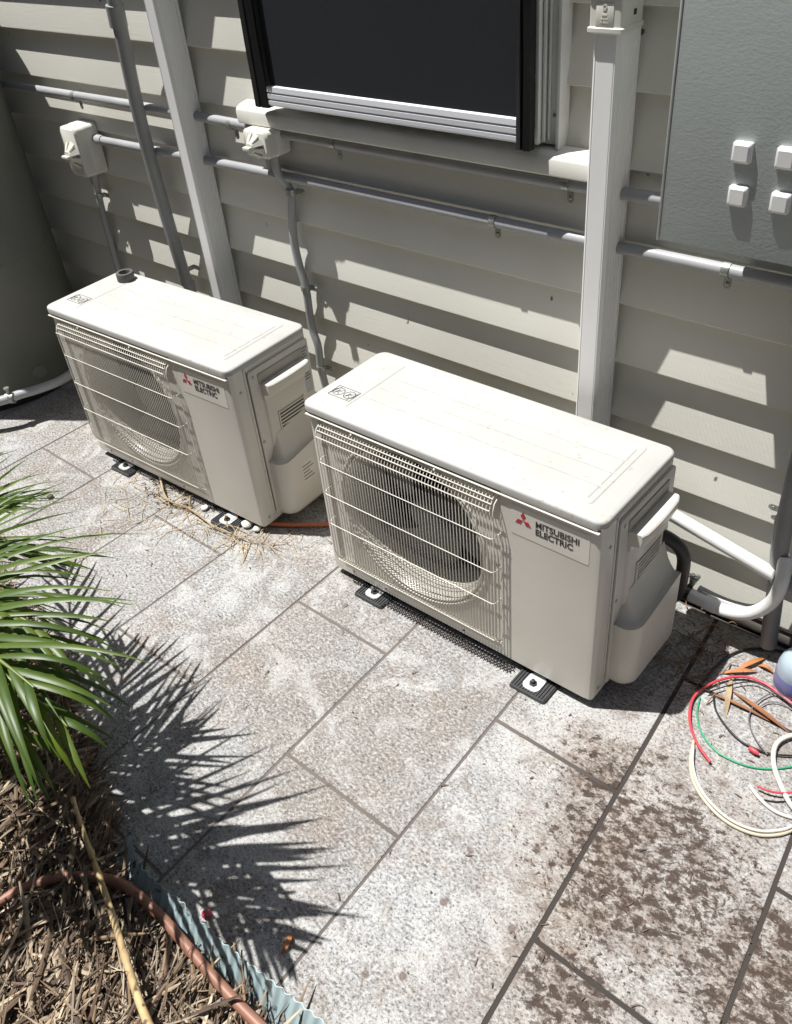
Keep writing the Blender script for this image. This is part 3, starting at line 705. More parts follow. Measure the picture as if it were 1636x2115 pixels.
def ac_unit(label, loc, rz, tank_side=False):
    t = thing('air_conditioner_outdoor_unit', label, 'air conditioner', loc, rz, 'split system outdoor units on the paving')
    x0, x1, z0, z1 = .014, AW - .001, AZ0 + .006, AH - .016
    gx0, gx1, gz0, gz1 = .047, .562, .060, .508       # recessed grille panel
    # --- casing: shell with open front filled by frame faces
    bm = NB()
    out = rrect(x0, x1, 0, AD - .004, .010, 4)
    n = len(out)
    A = [bm.verts.new((x, y, z0)) for x, y in out]; B = [bm.verts.new((x, y, z1)) for x, y in out]
    for i in range(n):
        j = (i + 1) % n
        if abs(out[i][1]) < 1e-6 and abs(out[j][1]) < 1e-6: continue      # front left open
        bm.faces.new((A[i], A[j], B[j], B[i]))
    bm.faces.new(A[::-1]); bm.faces.new(B)
    fx0, fx1 = x0 + .010, x1 - .010
    # front frame strips around the grille panel
    def q(xa, xb, za, zb, y=0.0):
        v = [bm.verts.new(p) for p in ((xa, y, za), (xb, y, za), (xb, y, zb), (xa, y, zb))]; bm.faces.new(v)
    q(fx0, gx0, z0, z1); q(gx0, gx1, z0, gz0); q(gx0, gx1, gz1, z1); q(gx1, gx1 + .0030, z0, z1)
    # reveal of the recess
    rd = .006
    for (a, b) in (((gx0, gz0), (gx1, gz0)), ((gx1, gz0), (gx1, gz1)), ((gx1, gz1), (gx0, gz1)), ((gx0, gz1), (gx0, gz0))):
        bm.faces.new([bm.verts.new(p) for p in ((a[0], 0, a[1]), (b[0], 0, b[1]), (b[0], rd, b[1]), (a[0], rd, a[1]))])
    cx, cz, R = .305, .290, .222
    c, r_ = ring_rect(cx, cz, R, gx0, gx1, gz0, gz1)
    N_ = len(c)
    # stepped bell mouth: bulges out of the panel then dives in
    steps = [(1.0, rd, None)]
    Ro = [bm.verts.new((x, rd, z)) for x, z in r_]
    prof = [(.222, rd), (.219, .002), (.216, .002), (.213, .007), (.211, .007), (.208, .003), (.205, .003), (.202, .010), (.199, .014), (.197, .026), (.196, .05), (.196, .14)]
    prev = Ro
    for rr, yy in prof:
        cur = [bm.verts.new((cx + (x - cx) * rr / R, yy, cz + (z - cz) * rr / R)) for x, z in c]
        for k in range(N_): bm.faces.new((prev[k], prev[(k + 1) % N_], cur[(k + 1) % N_], cur[k]))
        prev = cur
    bmesh.ops.remove_doubles(bm, verts=bm.verts, dist=1e-5)
    bmesh.ops.recalc_face_normals(bm, faces=bm.faces)
    casing = obj('casing', bm, ivory, t, smooth=35)
    # --- fan behind the guard
    bm = NB()
    add_lathe(bm, [(0, 0), (.1955, 0)], 48, Matrix.Translation((cx, .139, cz)) @ Matrix.Rotation(PI / 2, 4, 'X'))
    for k in range(30):
        xx = cx - .19 + .38 * k / 29; hh = math.sqrt(max(0, .19 ** 2 - (xx - cx) ** 2)); add_box(bm, xx - .0006, xx + .0006, .128, .138, cz - hh, cz + hh)
    obj('heat_exchanger', bm, darkin, t, smooth=0)
    bm = NB(); add_lathe(bm, [(.048, -.03), (.048, .022), (.040, .034), (0, .036)], 32, Matrix.Translation((cx, .085, cz)) @ Matrix.Rotation(PI / 2, 4, 'X'))
    fan = obj('fan_hub', bm, fanm, t)
    for b_ in range(3):
        bm = NB(); pv = None; nr, na = 8, 8; a0 = b_ * 2 * PI / 3 + .5 + rz * 8; grid = []
        for i in range(nr + 1):
            rr = .045 + (.188 - .045) * i / nr; row = []
            span = 1.05 + .35 * math.sin(PI * i / nr)
            for j in range(na + 1):
                a = a0 + (j / na - .5) * span - .45 * (i / nr)
                row.append((cx + rr * math.cos(a), .082 + (j / na - .5) * .060 * (1 - .25 * i / nr) + .008 * math.sin(PI * j / na), cz + rr * math.sin(a)))
            grid.append(row)
        for off in (0, .0022):
            VV = [[bm.verts.new((p[0], p[1] + off, p[2])) for p in row] for row in grid]
            for i in range(nr):
                for j in range(na): bm.faces.new((VV[i][j], VV[i + 1][j], VV[i + 1][j + 1], VV[i][j + 1]))
        obj('fan_blade', bm, fanm, fan, smooth=60)
    # --- wire guard
    bm = NB(); wr = .00115; nv = 56; yo = -.021
    for k in range(nv):
        x = .062 + (.551 - .062) * k / (nv - 1)
        add_tube(bm, [(x, rd - .001, .505), (x, .000, .5035), (x, -.013, .487), (x, yo, .472), (x, yo, .30), (x, yo, .100), (x, -.015, .082), (x, .003, .070), (x, rd, .068)], wr, 5, False)
    for z, y, xa, xb in ((.503, -.0035, .056, .556), (.494, -.010, .058, .554), (.485, -.0165, .058, .554), (.472, yo - .003, .058, .554), (.083, -.0165, .058, .554), (.069, -.001, .058, .554), (.076, -.0105, .058, .554)):
        add_tube(bm, [(xa, y - .002, z), (xb, y - .002, z)], .0013, 5, False)
    for z in (.395, .300, .205):
        y = yo - .0024
        add_tube(bm, [(.049, rd, z + .004), (.0495, -.012, z + .003), (.052, y + .004, z + .001), (.058, y, z), (.30, y, z), (.553, y, z), (.559, y + .004, z + .001), (.561, -.012, z + .003), (.561, rd, z + .004)], .00125, 6, False)
    for x in (.052, .559):
        add_tube(bm, [(x, rd, .50), (x, -.015, .485), (x, yo, .468), (x, yo, .11), (x, -.015, .085), (x, rd, .07)], .0015, 6, False)
    for xx in (.16, .40):
        add_tube(bm, [(xx, rd, .507), (xx, -.006, .509), (xx, -.010, .503)], .0022, 6)
    obj('fan_guard', bm, wirem, t, smooth=60)
    # --- front service panel with name plate
    bm = NB(); fr = [(gx1 + .0035, -.0), (gx1 + .0035, -.0022), (gx1 + .005, -.0036), (x1 - .016, -.0036), (x1 - .005, -.0010), (x1 + .0012, .008), (x1 + .0018, .014), (x1 + .0018, .040), (x1 - .004, .040), (x1 - .004, .010), (x1 - .016, .0004)]
    add_prism(bm, fr, 'z', z0 + .004, z1); sp = obj('service_panel', bm, ivory, t, smooth=40)
    bm = NB(); L = [[(x, -.0037, z) for x, z in rrect(.592, .773, .420, .497, .003, 3)], [(x, -.0042, z) for x, z in rrect(.5925, .7725, .4205, .4965, .003, 3)]]
    loft(bm, L); pl = obj('name_plate', bm, labelm, t, smooth=0)
    bm = NB(); ec = Vector((.6215, 0, .4640)); s = .0215
    for k in range(3):
        a = PI / 2 + k * 2 * PI / 3; dirv = (math.cos(a), math.sin(a)); per = (-dirv[1], dirv[0])
        pts = [(0.04, 0), (.5, .29), (1, 0), (.5, -.29)]
        P = [(ec.x + s * (u * dirv[0] + v * per[0]), ec.z + s * (u * dirv[1] + v * per[1])) for u, v in pts]
        add_prism(bm, P, 'y', -.0048, -.0043)
    obj('red_diamond_emblem', bm, redm, pl, smooth=0)
    RX = Matrix.Rotation(PI / 2, 4, 'X')
    text_mesh('lettering', 'MITSUBISHI', .0215, blackp, pl, Matrix.Translation((.650, -.0045, .4610)) @ RX, .00035, .93)
    text_mesh('lettering', 'ELECTRIC', .0215, blackp, pl, Matrix.Translation((.650, -.0045, .4415)) @ RX, .00035, .93)
    # --- lid
    bm = NB(); L = []
    for z, g in ((AH - .018, .0035), (AH - .019, .0005), (AH - .006, 0), (AH - .002, .0012), (AH, .005)):
        L.append([(x, y, z) for x, y in rrect(.001 + g, AW + .001 - g, -.007 + g, AD + .003 - g, .024 - g * .4, 8)])
    loft(bm, L); lid = obj('lid', bm, lidm, t, smooth=50)
    bm = NB()
    for ya, yb in ((.046, .092), (.096, .142), (.146, .192), (.196, .242)):
        L = [[(x, y, AH + .0001) for x, y in rrect(.118, .735, ya, yb, .004, 3)], [(x, y, AH + .0018) for x, y in rrect(.1205, .7325, ya + .0025, yb - .0025, .003, 3)]]
        loft(bm, L)
    L = []
    add = [(.104, .750, .028, .262)]
    pa_, pb_ = rrect(.104, .750, .030, .260, .012, 4), rrect(.1065, .7475, .0325, .2575, .010, 4)
    pc_, pd_ = rrect(.109, .745, .035, .255, .009, 4), rrect(.1075, .7465, .0335, .2565, .010, 4)
    R_ = [[bm.verts.new((x, y, z)) for x, y in pp] for pp, z in ((pa_, AH + .0001), (pb_, AH + .0018), (pc_, AH + .0001))]
    for a, b in zip(R_, R_[1:]):
        for k in range(len(a)): bm.faces.new((a[k], a[(k + 1) % len(a)], b[(k + 1) % len(a)], b[k]))
    bmesh.ops.recalc_face_normals(bm, faces=bm.faces)
    obj('pressed_ribs', bm, lidm, lid, smooth=20)
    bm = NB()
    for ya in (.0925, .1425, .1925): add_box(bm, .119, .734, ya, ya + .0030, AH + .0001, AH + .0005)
    obj('groove_shade', bm, mat('groove_shade_tone', (0.36, 0.345, 0.30), (0.46, 0.44, 0.40), 25, rough=.8), lid, smooth=0)  # darker strips that paint the grooves' shade between the pressed ribs
    bm = NB(); add_box(bm, .013, AW - .008, -.0092, .004, AH - .0272, AH - .0250, .0005, 1); obj('front_ledge', bm, ivory, t, smooth=30)
    bm = NB(); add_box(bm, .010, AW - .008, -.0030, .0, AH - .0250, AH - .0195); obj('lid_gap', bm, darkin, t, smooth=0)
    # warning pictogram on the lid corner
    bm = NB(); zz = AH + .0006
    def strip(p, q_, w=.0017):
        p, q_ = Vector(p), Vector(q_); d_ = (q_ - p).normalized(); s_ = Vector((-d_.y, d_.x)) * w / 2
        v = [bm.verts.new((a.x, a.y, zz)) for a in (p - s_, q_ - s_, q_ + s_, p + s_)]; bm.faces.new(v)
    lx0, lx1, ly0, ly1 = .030, .098, .058, .100
    for a, b in (((lx0, ly0), (lx1, ly0)), ((lx1, ly0), (lx1, ly1)), ((lx1, ly1), (lx0, ly1)), ((lx0, ly1), (lx0, ly0))): strip(a, b)
    for c0 in (.047, .081):
        for k in range(14):
            a, b = 2 * PI * k / 14, 2 * PI * (k + 1) / 14; r0 = .0150; strip((c0 + r0 * math.cos(a), .079 + r0 * math.sin(a)), (c0 + r0 * math.cos(b), .079 + r0 * math.sin(b)), .0019)
        strip((c0 - .010, .069), (c0 + .010, .089), .0014)
        strip((c0 - .006, .070), (c0 - .003, .086), .0026); strip((c0 - .003, .084), (c0 + .005, .081), .0022); strip((c0 + .002, .073), (c0 + .006, .070), .0026)
    strip((lx0 + .001, ly0 + .004), (lx0 + .010, ly1 - .002)); strip((lx1 - .001, ly1 - .004), (lx1 - .010, ly0 + .002))
    obj('warning_pictogram', bm, greyp, lid, smooth=0)
    # --- right side: seams, side cover, handle, louvre, scoop
    bm = NB(); add_box(bm, x1 - .003, x1 + .0006, .0405, .0435, z0 + .01, z1 - .002); add_box(bm, x1 - .003, x1 + .0022, .0437, .0515, z0 + .006, z1 - .006, .0008)
    obj('corner_seam', bm, [ivory], t, smooth=30)
    bm = NB(); add_box(bm, x1 + .0002, x1 + .0014, .0517, .0538, z0 + .03, z1 - .012); obj('shadow_gap', bm, darkin, t, smooth=0)
    bm = NB(); px = x1 + .0062
    L = [[(x1 + .0002, y, z) for y, z in rrect(.0545, AD - .006, AZ0 + .016, AH - .032, .008, 4)], [(px - .001, y, z) for y, z in rrect(.055, AD - .0065, AZ0 + .0165, AH - .0325, .008, 4)], [(px, y, z) for y, z in rrect(.0565, AD - .008, AZ0 + .018, AH - .034, .007, 4)]]
    loft(bm, L); cov = obj('side_cover', bm, ivory, t, smooth=40)
    bm = NB()                                            # raised inner panel framing
    L = [[(px + .0001, y, z) for y, z in rrect(.088, .244, .25, .452, .010, 4)], [(px + .0065, y, z) for y, z in rrect(.091, .241, .25, .449, .009, 4)], [(px + .0075, y, z) for y, z in rrect(.093, .239, .252, .447, .008, 4)]]
    loft(bm, L); pan = obj('cover_panel', bm, ivory, cov, smooth=40)
    # grip: D shaped ledge with a hood below
    bm = NB(); gx = px + .0005; hy0, hy1 = .088, .246; L = []
    def dshape(off, n=10):
        pts = [(gx, hy0), (gx, hy1)]
        for k in range(n + 1):
            a = k / n; y = hy1 - (hy1 - hy0) * a; pts.append((gx + off * (.90 + .10 * math.sin(PI * a)) * (1 if 0 < k < n else .86), y))
        return pts
    for z, off in ((.408, .0085), (.424, .010), (.428, .030), (.431, .034), (.450, .0375), (.4565, .0365), (.4595, .033)):
        L.append([(x, y, z) for x, y in dshape(off)])
    loft(bm, L); obj('handle', bm, ivory, cov, smooth=30)
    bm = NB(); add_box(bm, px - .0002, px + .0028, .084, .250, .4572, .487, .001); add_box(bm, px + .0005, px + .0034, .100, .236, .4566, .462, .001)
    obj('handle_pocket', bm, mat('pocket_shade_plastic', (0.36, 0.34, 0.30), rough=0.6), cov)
    bm = NB(); lp = px + .0077
    add_box(bm, lp - .0006, lp + .0004, .126, .222, .268, .352)
    vb = obj('vent_backing', bm, darkin, cov, smooth=0)
    bm = NB()
    for k in range(9): 
        zz_ = .2685 + k * .0102; add_box(bm, lp + .0005, lp + .0030, .1255, .2225, zz_ - .0026, zz_ + .0026, .0008, 1)
    add_box(bm, lp + .0005, lp + .0032, .1225, .1262, .264, .356); add_box(bm, lp + .0005, lp + .0032, .2218, .2255, .264, .356)
    obj('louvre_vent', bm, ivory, cov, smooth=30)
    # lower pipe cover: bulging box with a concave scooped top
    bm = NB(); ox = AW + .059
    def outline(yf, yb, xo, r, n=8):
        pts = [(px, yb)]
        pts.append((xo, yb))
        for k in range(n + 1):
            a = PI / 2 * k / n; pts.append((xo - r + r * math.cos(a), yf + r - r * math.sin(a)))
        pts.append((px, yf)); return pts
    yb = AD - .032; rows = []
    for z, g, r in ((AZ0 + .020, .012, .034), (AZ0 + .026, .004, .036), (AZ0 + .040, 0, .038), (.12, 0, .036), (.19, 0, .036)): rows.append([(x, y, z) for x, y in outline(.060 + g, yb - g, ox - g, r)])
    base = outline(.060, yb, ox, .036)
    def lip(y): return .222 + .030 * ((y - .06) / (yb - .06)) ** 1.2
    rows.append([(x, y, lip(y)) for x, y in base])
    inner = outline(.098, yb - .004, px + .0085, .006)
    for s_ in (.06, .18, .34, .52, .70, .86, 1.0):
        rows.append([(b0[0] + (i0[0] - b0[0]) * s_, b0[1] + (i0[1] - b0[1]) * s_, lip(b0[1]) + .070 * (s_ ** 2.6) - .003 * math.sin(PI * min(1, s_ * 2))) for b0, i0 in zip(base, inner)])
    loft(bm, rows, True, True); obj('pipe_cover', bm, ivory, cov, smooth=42)
    for (yy, zz_, xx) in ((.024, .462, x1 + .0018), (.062, .29, px), (.070, .485, px), (.024, .05, x1 + .0018)):
        bm = NB(); add_lathe(bm, [(.0045, 0), (.0042, .0014), (.003, .0020), (0, .0022)], 14, Matrix.Translation((xx, yy, zz_)) @ Matrix.Rotation(PI / 2, 4, 'Y'))
        obj('screw', bm, zinc, t)
    # rating label and sticker
    if tank_side:
        bm = NB(); add_box(bm, px + .0001, px + .0006, .2475, .274, .345, .487); rl = obj('rating_label', bm, silverlab, cov, smooth=0)
        bm = NB()
        for k in range(12):
            if k in (8,): continue
            add_box(bm, px + .0006, px + .0010, .2505, .271 - (k * 7 % 5) * .002, .480 - k * .0085, .4825 - k * .0085)
        for yy in (): add_prism(bm, [(yy, .352), (yy + .007, .352), (yy + .0035, .358)], 'x', px + .0006, px + .0010)
        obj('label_print', bm, blackp, rl, smooth=0)
        bm = NB(); add_box(bm, ox + .0001, ox + .0006, .125, .180, .125, .195); st = obj('sticker', bm, labelm, cov, smooth=0)
        bm = NB()
        for k in range(5): add_box(bm, ox + .0006, ox + .0009, .131, .174 - (k % 3) * .008, .135 + k * .011, .138 + k * .011)
        obj('sticker_print', bm, greyp, st, smooth=0)

    # front strip screws
    for xx, zz_ in ((.20, z0 + .012), (.45, z0 + .012), (.09, z0 + .014)):
        bm = NB(); add_lathe(bm, [(.0035, 0), (.003, .0014), (0, .0018)], 12, Matrix.Translation((xx, 0, zz_)) @ Matrix.Rotation(PI / 2, 4, 'X')); obj('screw', bm, greyp, t)
    # --- base pan and feet
    bm = NB(); add_box(bm, .030, AW - .03, .012, AD - .012, .012, AZ0 + .006); obj('base_pan', bm, darkin, t, smooth=0)
    for fx, fy in ((.165, -.040), (.664, -.054), (.165, AD - .035), (.664, AD - .035)):
        bm = NB(); w, l = .098, .090
        L = [[(x, y, 0.0008) for x, y in rrect(fx - w / 2, fx + w / 2, fy, fy + l, .008, 3)], [(x, y, .008) for x, y in rrect(fx - w / 2 + .002, fx + w / 2 - .002, fy + .002, fy + l - .002, .008, 3)]]
        loft(bm, L)
        for k in range(13):
            xx = fx - w / 2 + .006 + (w - .012) * k / 12; add_box(bm, xx - .0017, xx + .0017, fy + .006, fy + l - .006, .0079, .0108, .0006, 1)
        ft = obj('rubber_foot', bm, rubber, t, smooth=30)
        bm = NB(); L = [[(x, y, .0109) for x, y in rrect(fx - .022, fx + .022, fy + .010, fy + .062, .014, 5)], [(x, y, .0134) for x, y in rrect(fx - .0215, fx + .0215, fy + .0105, fy + .0615, .014, 5)]]
        loft(bm, L); wa = obj('foot_bracket', bm, steelw, ft, smooth=30)
        bm = NB(); add_lathe(bm, [(.0095, 0), (.0095, .004), (0, .004)], 6, Matrix.Translation((fx, fy + .030, .0135))); add_lathe(bm, [(.0045, .004), (.0045, .012), (0, .013)], 10, Matrix.Translation((fx, fy + .030, .0135))); obj('foot_nut', bm, blackm, wa, smooth=30)
    return t
ac1 = ac_unit('near white air conditioner outdoor unit, the larger one in view, nearest the wires', (-1.33654541, -.43065768, 0), .0107)
ac2 = ac_unit('far white air conditioner outdoor unit beside the tank, with a grey ring on its lid', (-2.39688411, -.47503603, 0), .0488, True)

# tape roll lying on the far unit's lid
p = G(261, 577, AH + .001)
bm = NB(); add_lathe(bm, [(.017, 0), (.026, 0), (.027, .002), (.027, .023), (.026, .025), (.018, .025), (.017, .023), (.017, 0)], 36)
o = obj('tape_roll', bm, tapem); o.location = (p.x, p.y, AH + .0002); tag(o, 'small dark grey ring of tape standing on the far unit lid corner', 'tape roll')

# ------------------------------------------------------------------ right end pipes
t, o_ = conduit('vertical_grey_pipe', 'grey vertical pipe at the right edge of the wall with a zinc clip', 'pipe',
    [(-.330, -.045, 1.0), (-.330, -.045, .40), (-.318, -.045, .24), (-.300, -.045, .03)], .0185, upvcd, None, 5)
saddle(t, o_, (-.331, -.035, .375), 'z', -1, .0195)
a = Vector((-.60, -.085, .335)); b = Wp(1604, 1190, -.060)
t, o_ = conduit('insulated_pipe', 'straight white wrapped pipe sloping from behind the near unit to the grey pipe', 'pipe', [a, b], .0150, whitep, None, 0)
bm = NB(); q = b - o_; dv = (b - a).normalized(); add_tube(bm, [q - dv * .004, q + dv * .05], .0185, 16); obj('grey_collar', bm, upvcd, t)
yl = -.075
pts = [Wp(1340, 1180, yl), Wp(1393, 1212, yl), Wp(1450, 1240, yl), Wp(1500, 1262, yl), Wp(1550, 1266, yl), Wp(1592, 1245, yl), Wp(1614, 1205, yl), Wp(1622, 1150, -.05)]
t, o_ = conduit('insulated_pipe', 'white wrapped pipe curving up like a hook at the right foot of the wall', 'pipe', pts, .0150, whitep, None, 6)
q0, q1 = Wp(1402, 1217, yl) - o_, Wp(1425, 1228, yl) - o_
bm = NB(); add_tube(bm, [q0, q1], .0168, 16); obj('black_tape_band', bm, blackm, t)
q0, q1 = Wp(1455, 1242, yl) - o_, Wp(1480, 1254, yl) - o_
bm = NB(); add_tube(bm, [q0, q1], .0172, 16); obj('pipe_socket', bm, whitep, t)
# grey bend beneath the curve
pts = [Wp(1442, 1218, -.05), Wp(1480, 1237, -.05), Wp(1520, 1252, -.05), Wp(1560, 1258, -.05), Wp(1598, 1240, -.05)]
t, o_ = conduit('grey_bend_pipe', 'thin grey pipe bending beside the white hook shaped pipe', 'pipe', pts, .012, upvc, None, 6)
# brass and zinc tap fitting
p = Wp(1430, 1205, -.045)
t = thing('tap_fitting', 'small zinc tap fitting above the hook shaped pipe', 'tap', p)
bm = NB(); add_tube(bm, [(0, .03, 0), (0, -.012, 0)], .007, 10); add_tube(bm, [(0, -.004, 0), (0, -.004, .022)], .0065, 10); obj('tap_body', bm, zinc, t)
bm = NB(); add_box(bm, -.016, .016, -.009, .001, .022, .028, .002); add_tube(bm, [(0, -.004, .02), (0, -.004, .032)], .0055, 8); obj('tap_handle', bm, zinc, t)
# black insulated lines looping behind the near unit
pts = [(-.62, -.20, .34), (-.545, -.165, .33), (-.500, -.14, .29), (-.492, -.13, .22), (-.51, -.12, .12), (-.60, -.11, .05)]
conduit('black_insulated_line', 'black foam insulated line looping out behind the near unit', 'pipe', pts, .015, blackm, None, 6)
p = Vector((-1.60, -.30, .0))
conduit('orange_cable', 'orange cable lying under the right end of the far unit', 'cable', [(-1.86, -.42, .03), (-1.66, -.42, .012), (-1.50, -.33, .012), (-1.42, -.25, .012), (-1.40, -.15, .012)], .006, coppero, None, 6)

# black mesh strip peeping out under the near unit
t = thing('drainage_mesh', 'black honeycomb mesh strip peeping out under the front of the near unit', 'mesh strip', (-1.17, -.452, 0), .0107)
bm = NB(); cell = .0095
for i in range(46):
    for j in range(3):
        cx_, cy_ = i * cell + (j % 2) * cell / 2, j * cell * .85
        for k in range(3):
            a0 = PI / 6 + k * PI / 3; a1 = a0 + PI / 3; r_ = cell * .58
            add_tube(bm, [(cx_ + r_ * math.cos(a0), cy_ + r_ * math.sin(a0), .007), (cx_ + r_ * math.cos(a1), cy_ + r_ * math.sin(a1), .007)], .0016, 4, False)
obj('honeycomb', bm, matm, t, smooth=0)

# ------------------------------------------------------------------ wires, bottle
def wire(name, label, cat, px, r, m, z=None, n=8):
    z = r + .0012 if z is None else z
    pts = []
    for q in px:
        zz = q[2] if len(q) > 2 else z
        pts.append(G(q[0], q[1], zz))
    c = pts[0].copy(); bm = NB(); add_tube(bm, catmull([p for p in pts], n), r, 8)
    o = obj(name, bm, m, smooth=60); return tag(o, label, cat, 'loose wires on the paving by the bottle')
wire('wire', 'pinkish red wire arching from its cut end up and over the coil', 'wire', [(1467, 1574), (1440, 1535), (1425, 1490), (1430, 1446), (1455, 1420), (1495, 1402), (1540, 1398), (1580, 1412), (1615, 1437), (1660, 1475), (1700, 1540)], .0031, redw, .010)
wire('wire', 'green wire curving inside the red one', 'wire', [(1446, 1440), (1440, 1475), (1450, 1515), (1478, 1550), (1515, 1572), (1555, 1585), (1600, 1588), (1660, 1580)], .0021, greenw)
wire('wire', 'thick black wire arching beside the bottle at the top of the coil', 'wire', [(1440, 1420), (1470, 1385), (1500, 1358), (1540, 1341), (1590, 1340), (1640, 1350)], .0030, blackw)
wire('wire', 'black wire looping down from under the red wire to the white cable', 'wire', [(1455, 1424), (1472, 1432), (1478, 1465), (1500, 1500), (1530, 1530), (1565, 1548), (1600, 1558), (1660, 1562)], .0020, blackw, .007)
wire('wire', 'thin black wire crossing the coil diagonally to the right edge', 'wire', [(1460, 1430), (1520, 1412), (1560, 1410), (1600, 1430), (1640, 1460), (1680, 1500)], .0015, blackw, .012)
wire('wire', 'small dark loop of wire at the middle of the coil', 'wire', [(1585, 1558), (1560, 1525), (1547, 1490), (1555, 1460), (1580, 1438), (1605, 1432), (1640, 1448)], .0016, greyw, .009)
wire('wire', 'grey wire ending at the white cable', 'wire', [(1560, 1466), (1590, 1450), (1625, 1458), (1665, 1490)], .0014, greyw, .006)
wire('cable', 'cream cable making the big outer loop of the coil', 'cable', [(1433, 1530), (1426, 1575), (1435, 1620), (1465, 1665), (1505, 1700), (1555, 1722), (1600, 1725), (1640, 1712), (1690, 1670)], .0036, creamw)
wire('cable', 'white cable lying against the inside of the big cream loop', 'cable', [(1432, 1540), (1431, 1580), (1443, 1622), (1470, 1660), (1510, 1694), (1558, 1714), (1600, 1716), (1640, 1704), (1690, 1660)], .0030, whitew, .011)
wire('cable', 'broad white cable bending back on itself at the right edge', 'cable', [(1665, 1515), (1625, 1522), (1602, 1540), (1598, 1575), (1612, 1620), (1640, 1670), (1700, 1720)], .0052, whitew, .012)
wire('cable', 'white cable pair sweeping down to the right inside the big loop', 'cable', [(1548, 1622), (1570, 1650), (1600, 1675), (1640, 1690), (1700, 1700)], .0036, whitew)
wire('wire', 'short pink wire piece near the right edge with a cut end', 'wire', [(1564, 1624), (1590, 1634), (1620, 1638), (1670, 1632)], .0022, redw, .015)
wire('wire', 'short dark wire piece under the pink one', 'wire', [(1578, 1652), (1605, 1656), (1640, 1652), (1680, 1640)], .0015, blackw)
p = G(1556, 1554, .006)
bm = NB(); add_tube(bm, [(-.011, 0, 0), (.002, -.002, 0), (.010, -.003, 0)], [.0045, .0055, .0035], 10); o = obj('wire_connector', bm, redw); o.location = (p.x, p.y, .0062); tag(o, 'small red crimp connector on the paving inside the coil', 'connector')

p = G(1650, 1386, 0.06)
t = thing('plastic_bottle', 'cloudy blue plastic bottle cut by the right edge of the picture', 'bottle', (p.x, p.y, 0.001))
bm = NB(); add_lathe(bm, [(0, .001), (.040, 0), (.044, .004), (.045, .012), (.045, .062), (.0445, .075), (.040, .092), (.030, .104), (.018, .110), (.015, .112), (.015, .120), (0, .120)], 36); obj('bottle_body', bm, bottlem, t, smooth=50)
bm = NB(); add_lathe(bm, [(.0453, .018), (.0457, .019), (.0457, .055), (.0453, .056)], 36); obj('bottle_label', bm, mat('blue_grey_label', (0.22, 0.20, 0.24), (0.10, 0.13, 0.45), 30, rough=0.4), t, smooth=50)
bm = NB(); add_lathe(bm, [(.0165, .114), (.0165, .130), (.015, .132), (0, .132)], 20); obj('bottle_cap', bm, whitep, t, smooth=40)

# ------------------------------------------------------------------ garden edging, hose, dead stem
bm = NB(); pts = []
pe = catmull([(x, y - .012, 0) for x, y in BED[1:9]] + [(-.9878, -1.346, 0), (-.86, -1.335, 0), (-.7464, -1.3315, 0), (-.6216, -1.3235, 0), (-.50, -1.318, 0), (-.40, -1.31, 0)], 90)
s = 0; prev = None; last = pe[0]; th = .0016
for i, q in enumerate(pe):
    s += (q - last).length; last = q
    w = .0019 * math.sin(2 * PI * s / .021)
    lean = .048 + .006 * math.sin(s * 9); hs = min(1, max(.05, (q.x + 1.16) / .16))
    cur = []
    for off in (0, th):
        for h, k in ((-.01, 0), (.03, .45), (.070 + .0015 * math.sin(s * 23), 1)):
            cur.append(bm.verts.new((q.x, q.y + lean * k * .9 + w + off, h * hs - .02 * (1 - hs))))
    if prev:
        for k in (0, 1): bm.faces.new((prev[k], cur[k], cur[k + 1], prev[k + 1])); bm.faces.new((prev[k + 3], prev[k + 4], cur[k + 4], cur[k + 3]))
        bm.faces.new((prev[2], cur[2], cur[5], prev[5]))
    prev = cur
bmesh.ops.recalc_face_normals(bm, faces=bm.faces)
o = obj('garden_edging', bm, edgem, smooth=50); tag(o, 'blue grey corrugated plastic edging strip between mulch and paving', 'edging')

pts = [G(x, y, h) for x, y, h in ((-140, 1960, .06), (-60, 1905, .06), (0, 1862, .06), (60, 1830, .06), (130, 1812, .06), (200, 1812, .055), (262, 1832, .06), (325, 1885, .062), (395, 1965, .06), (465, 2045, .058), (530, 2112, .055), (620, 2200, .05), (700, 2290, .03))]
bm = NB(); add_tube(bm, catmull(pts, 8), .0098, 14); o = obj('irrigation_hose', bm, hosem, smooth=60); tag(o, 'terracotta brown poly hose curving over the mulch beside the edging', 'hose')
pts = [G(x, y, h) for x, y, h in ((150, 1650, .10), (178, 1735, .105), (205, 1810, .105), (232, 1890, .10), (258, 1975, .10), (285, 2060, .10), (312, 2130, .10), (350, 2240, .10))]
P = catmull(pts, 6); bm = NB(); add_tube(bm, P, [.0042 + .0042 * i / len(P) + (.0018 if i % 12 == 0 else 0) for i in range(len(P))], 12)
o = obj('dead_palm_stem', bm, stemm, smooth=60); tag(o, 'pale dead straw coloured palm stem lying across the hose and mulch', 'dead stem')
pts = [G(x, y, h) for x, y, h in ((-20, 1700, .03), (60, 1745, .05), (150, 1765, .05), (230, 1790, .04))]
bm = NB(); add_tube(bm, catmull(pts, 5), .0028, 8); o = obj('twig', bm, mat('dark_twig', (0.09, 0.06, 0.04), rough=0.8), smooth=60); tag(o, 'thin dark twig lying across the mulch in the palm shade', 'twig')

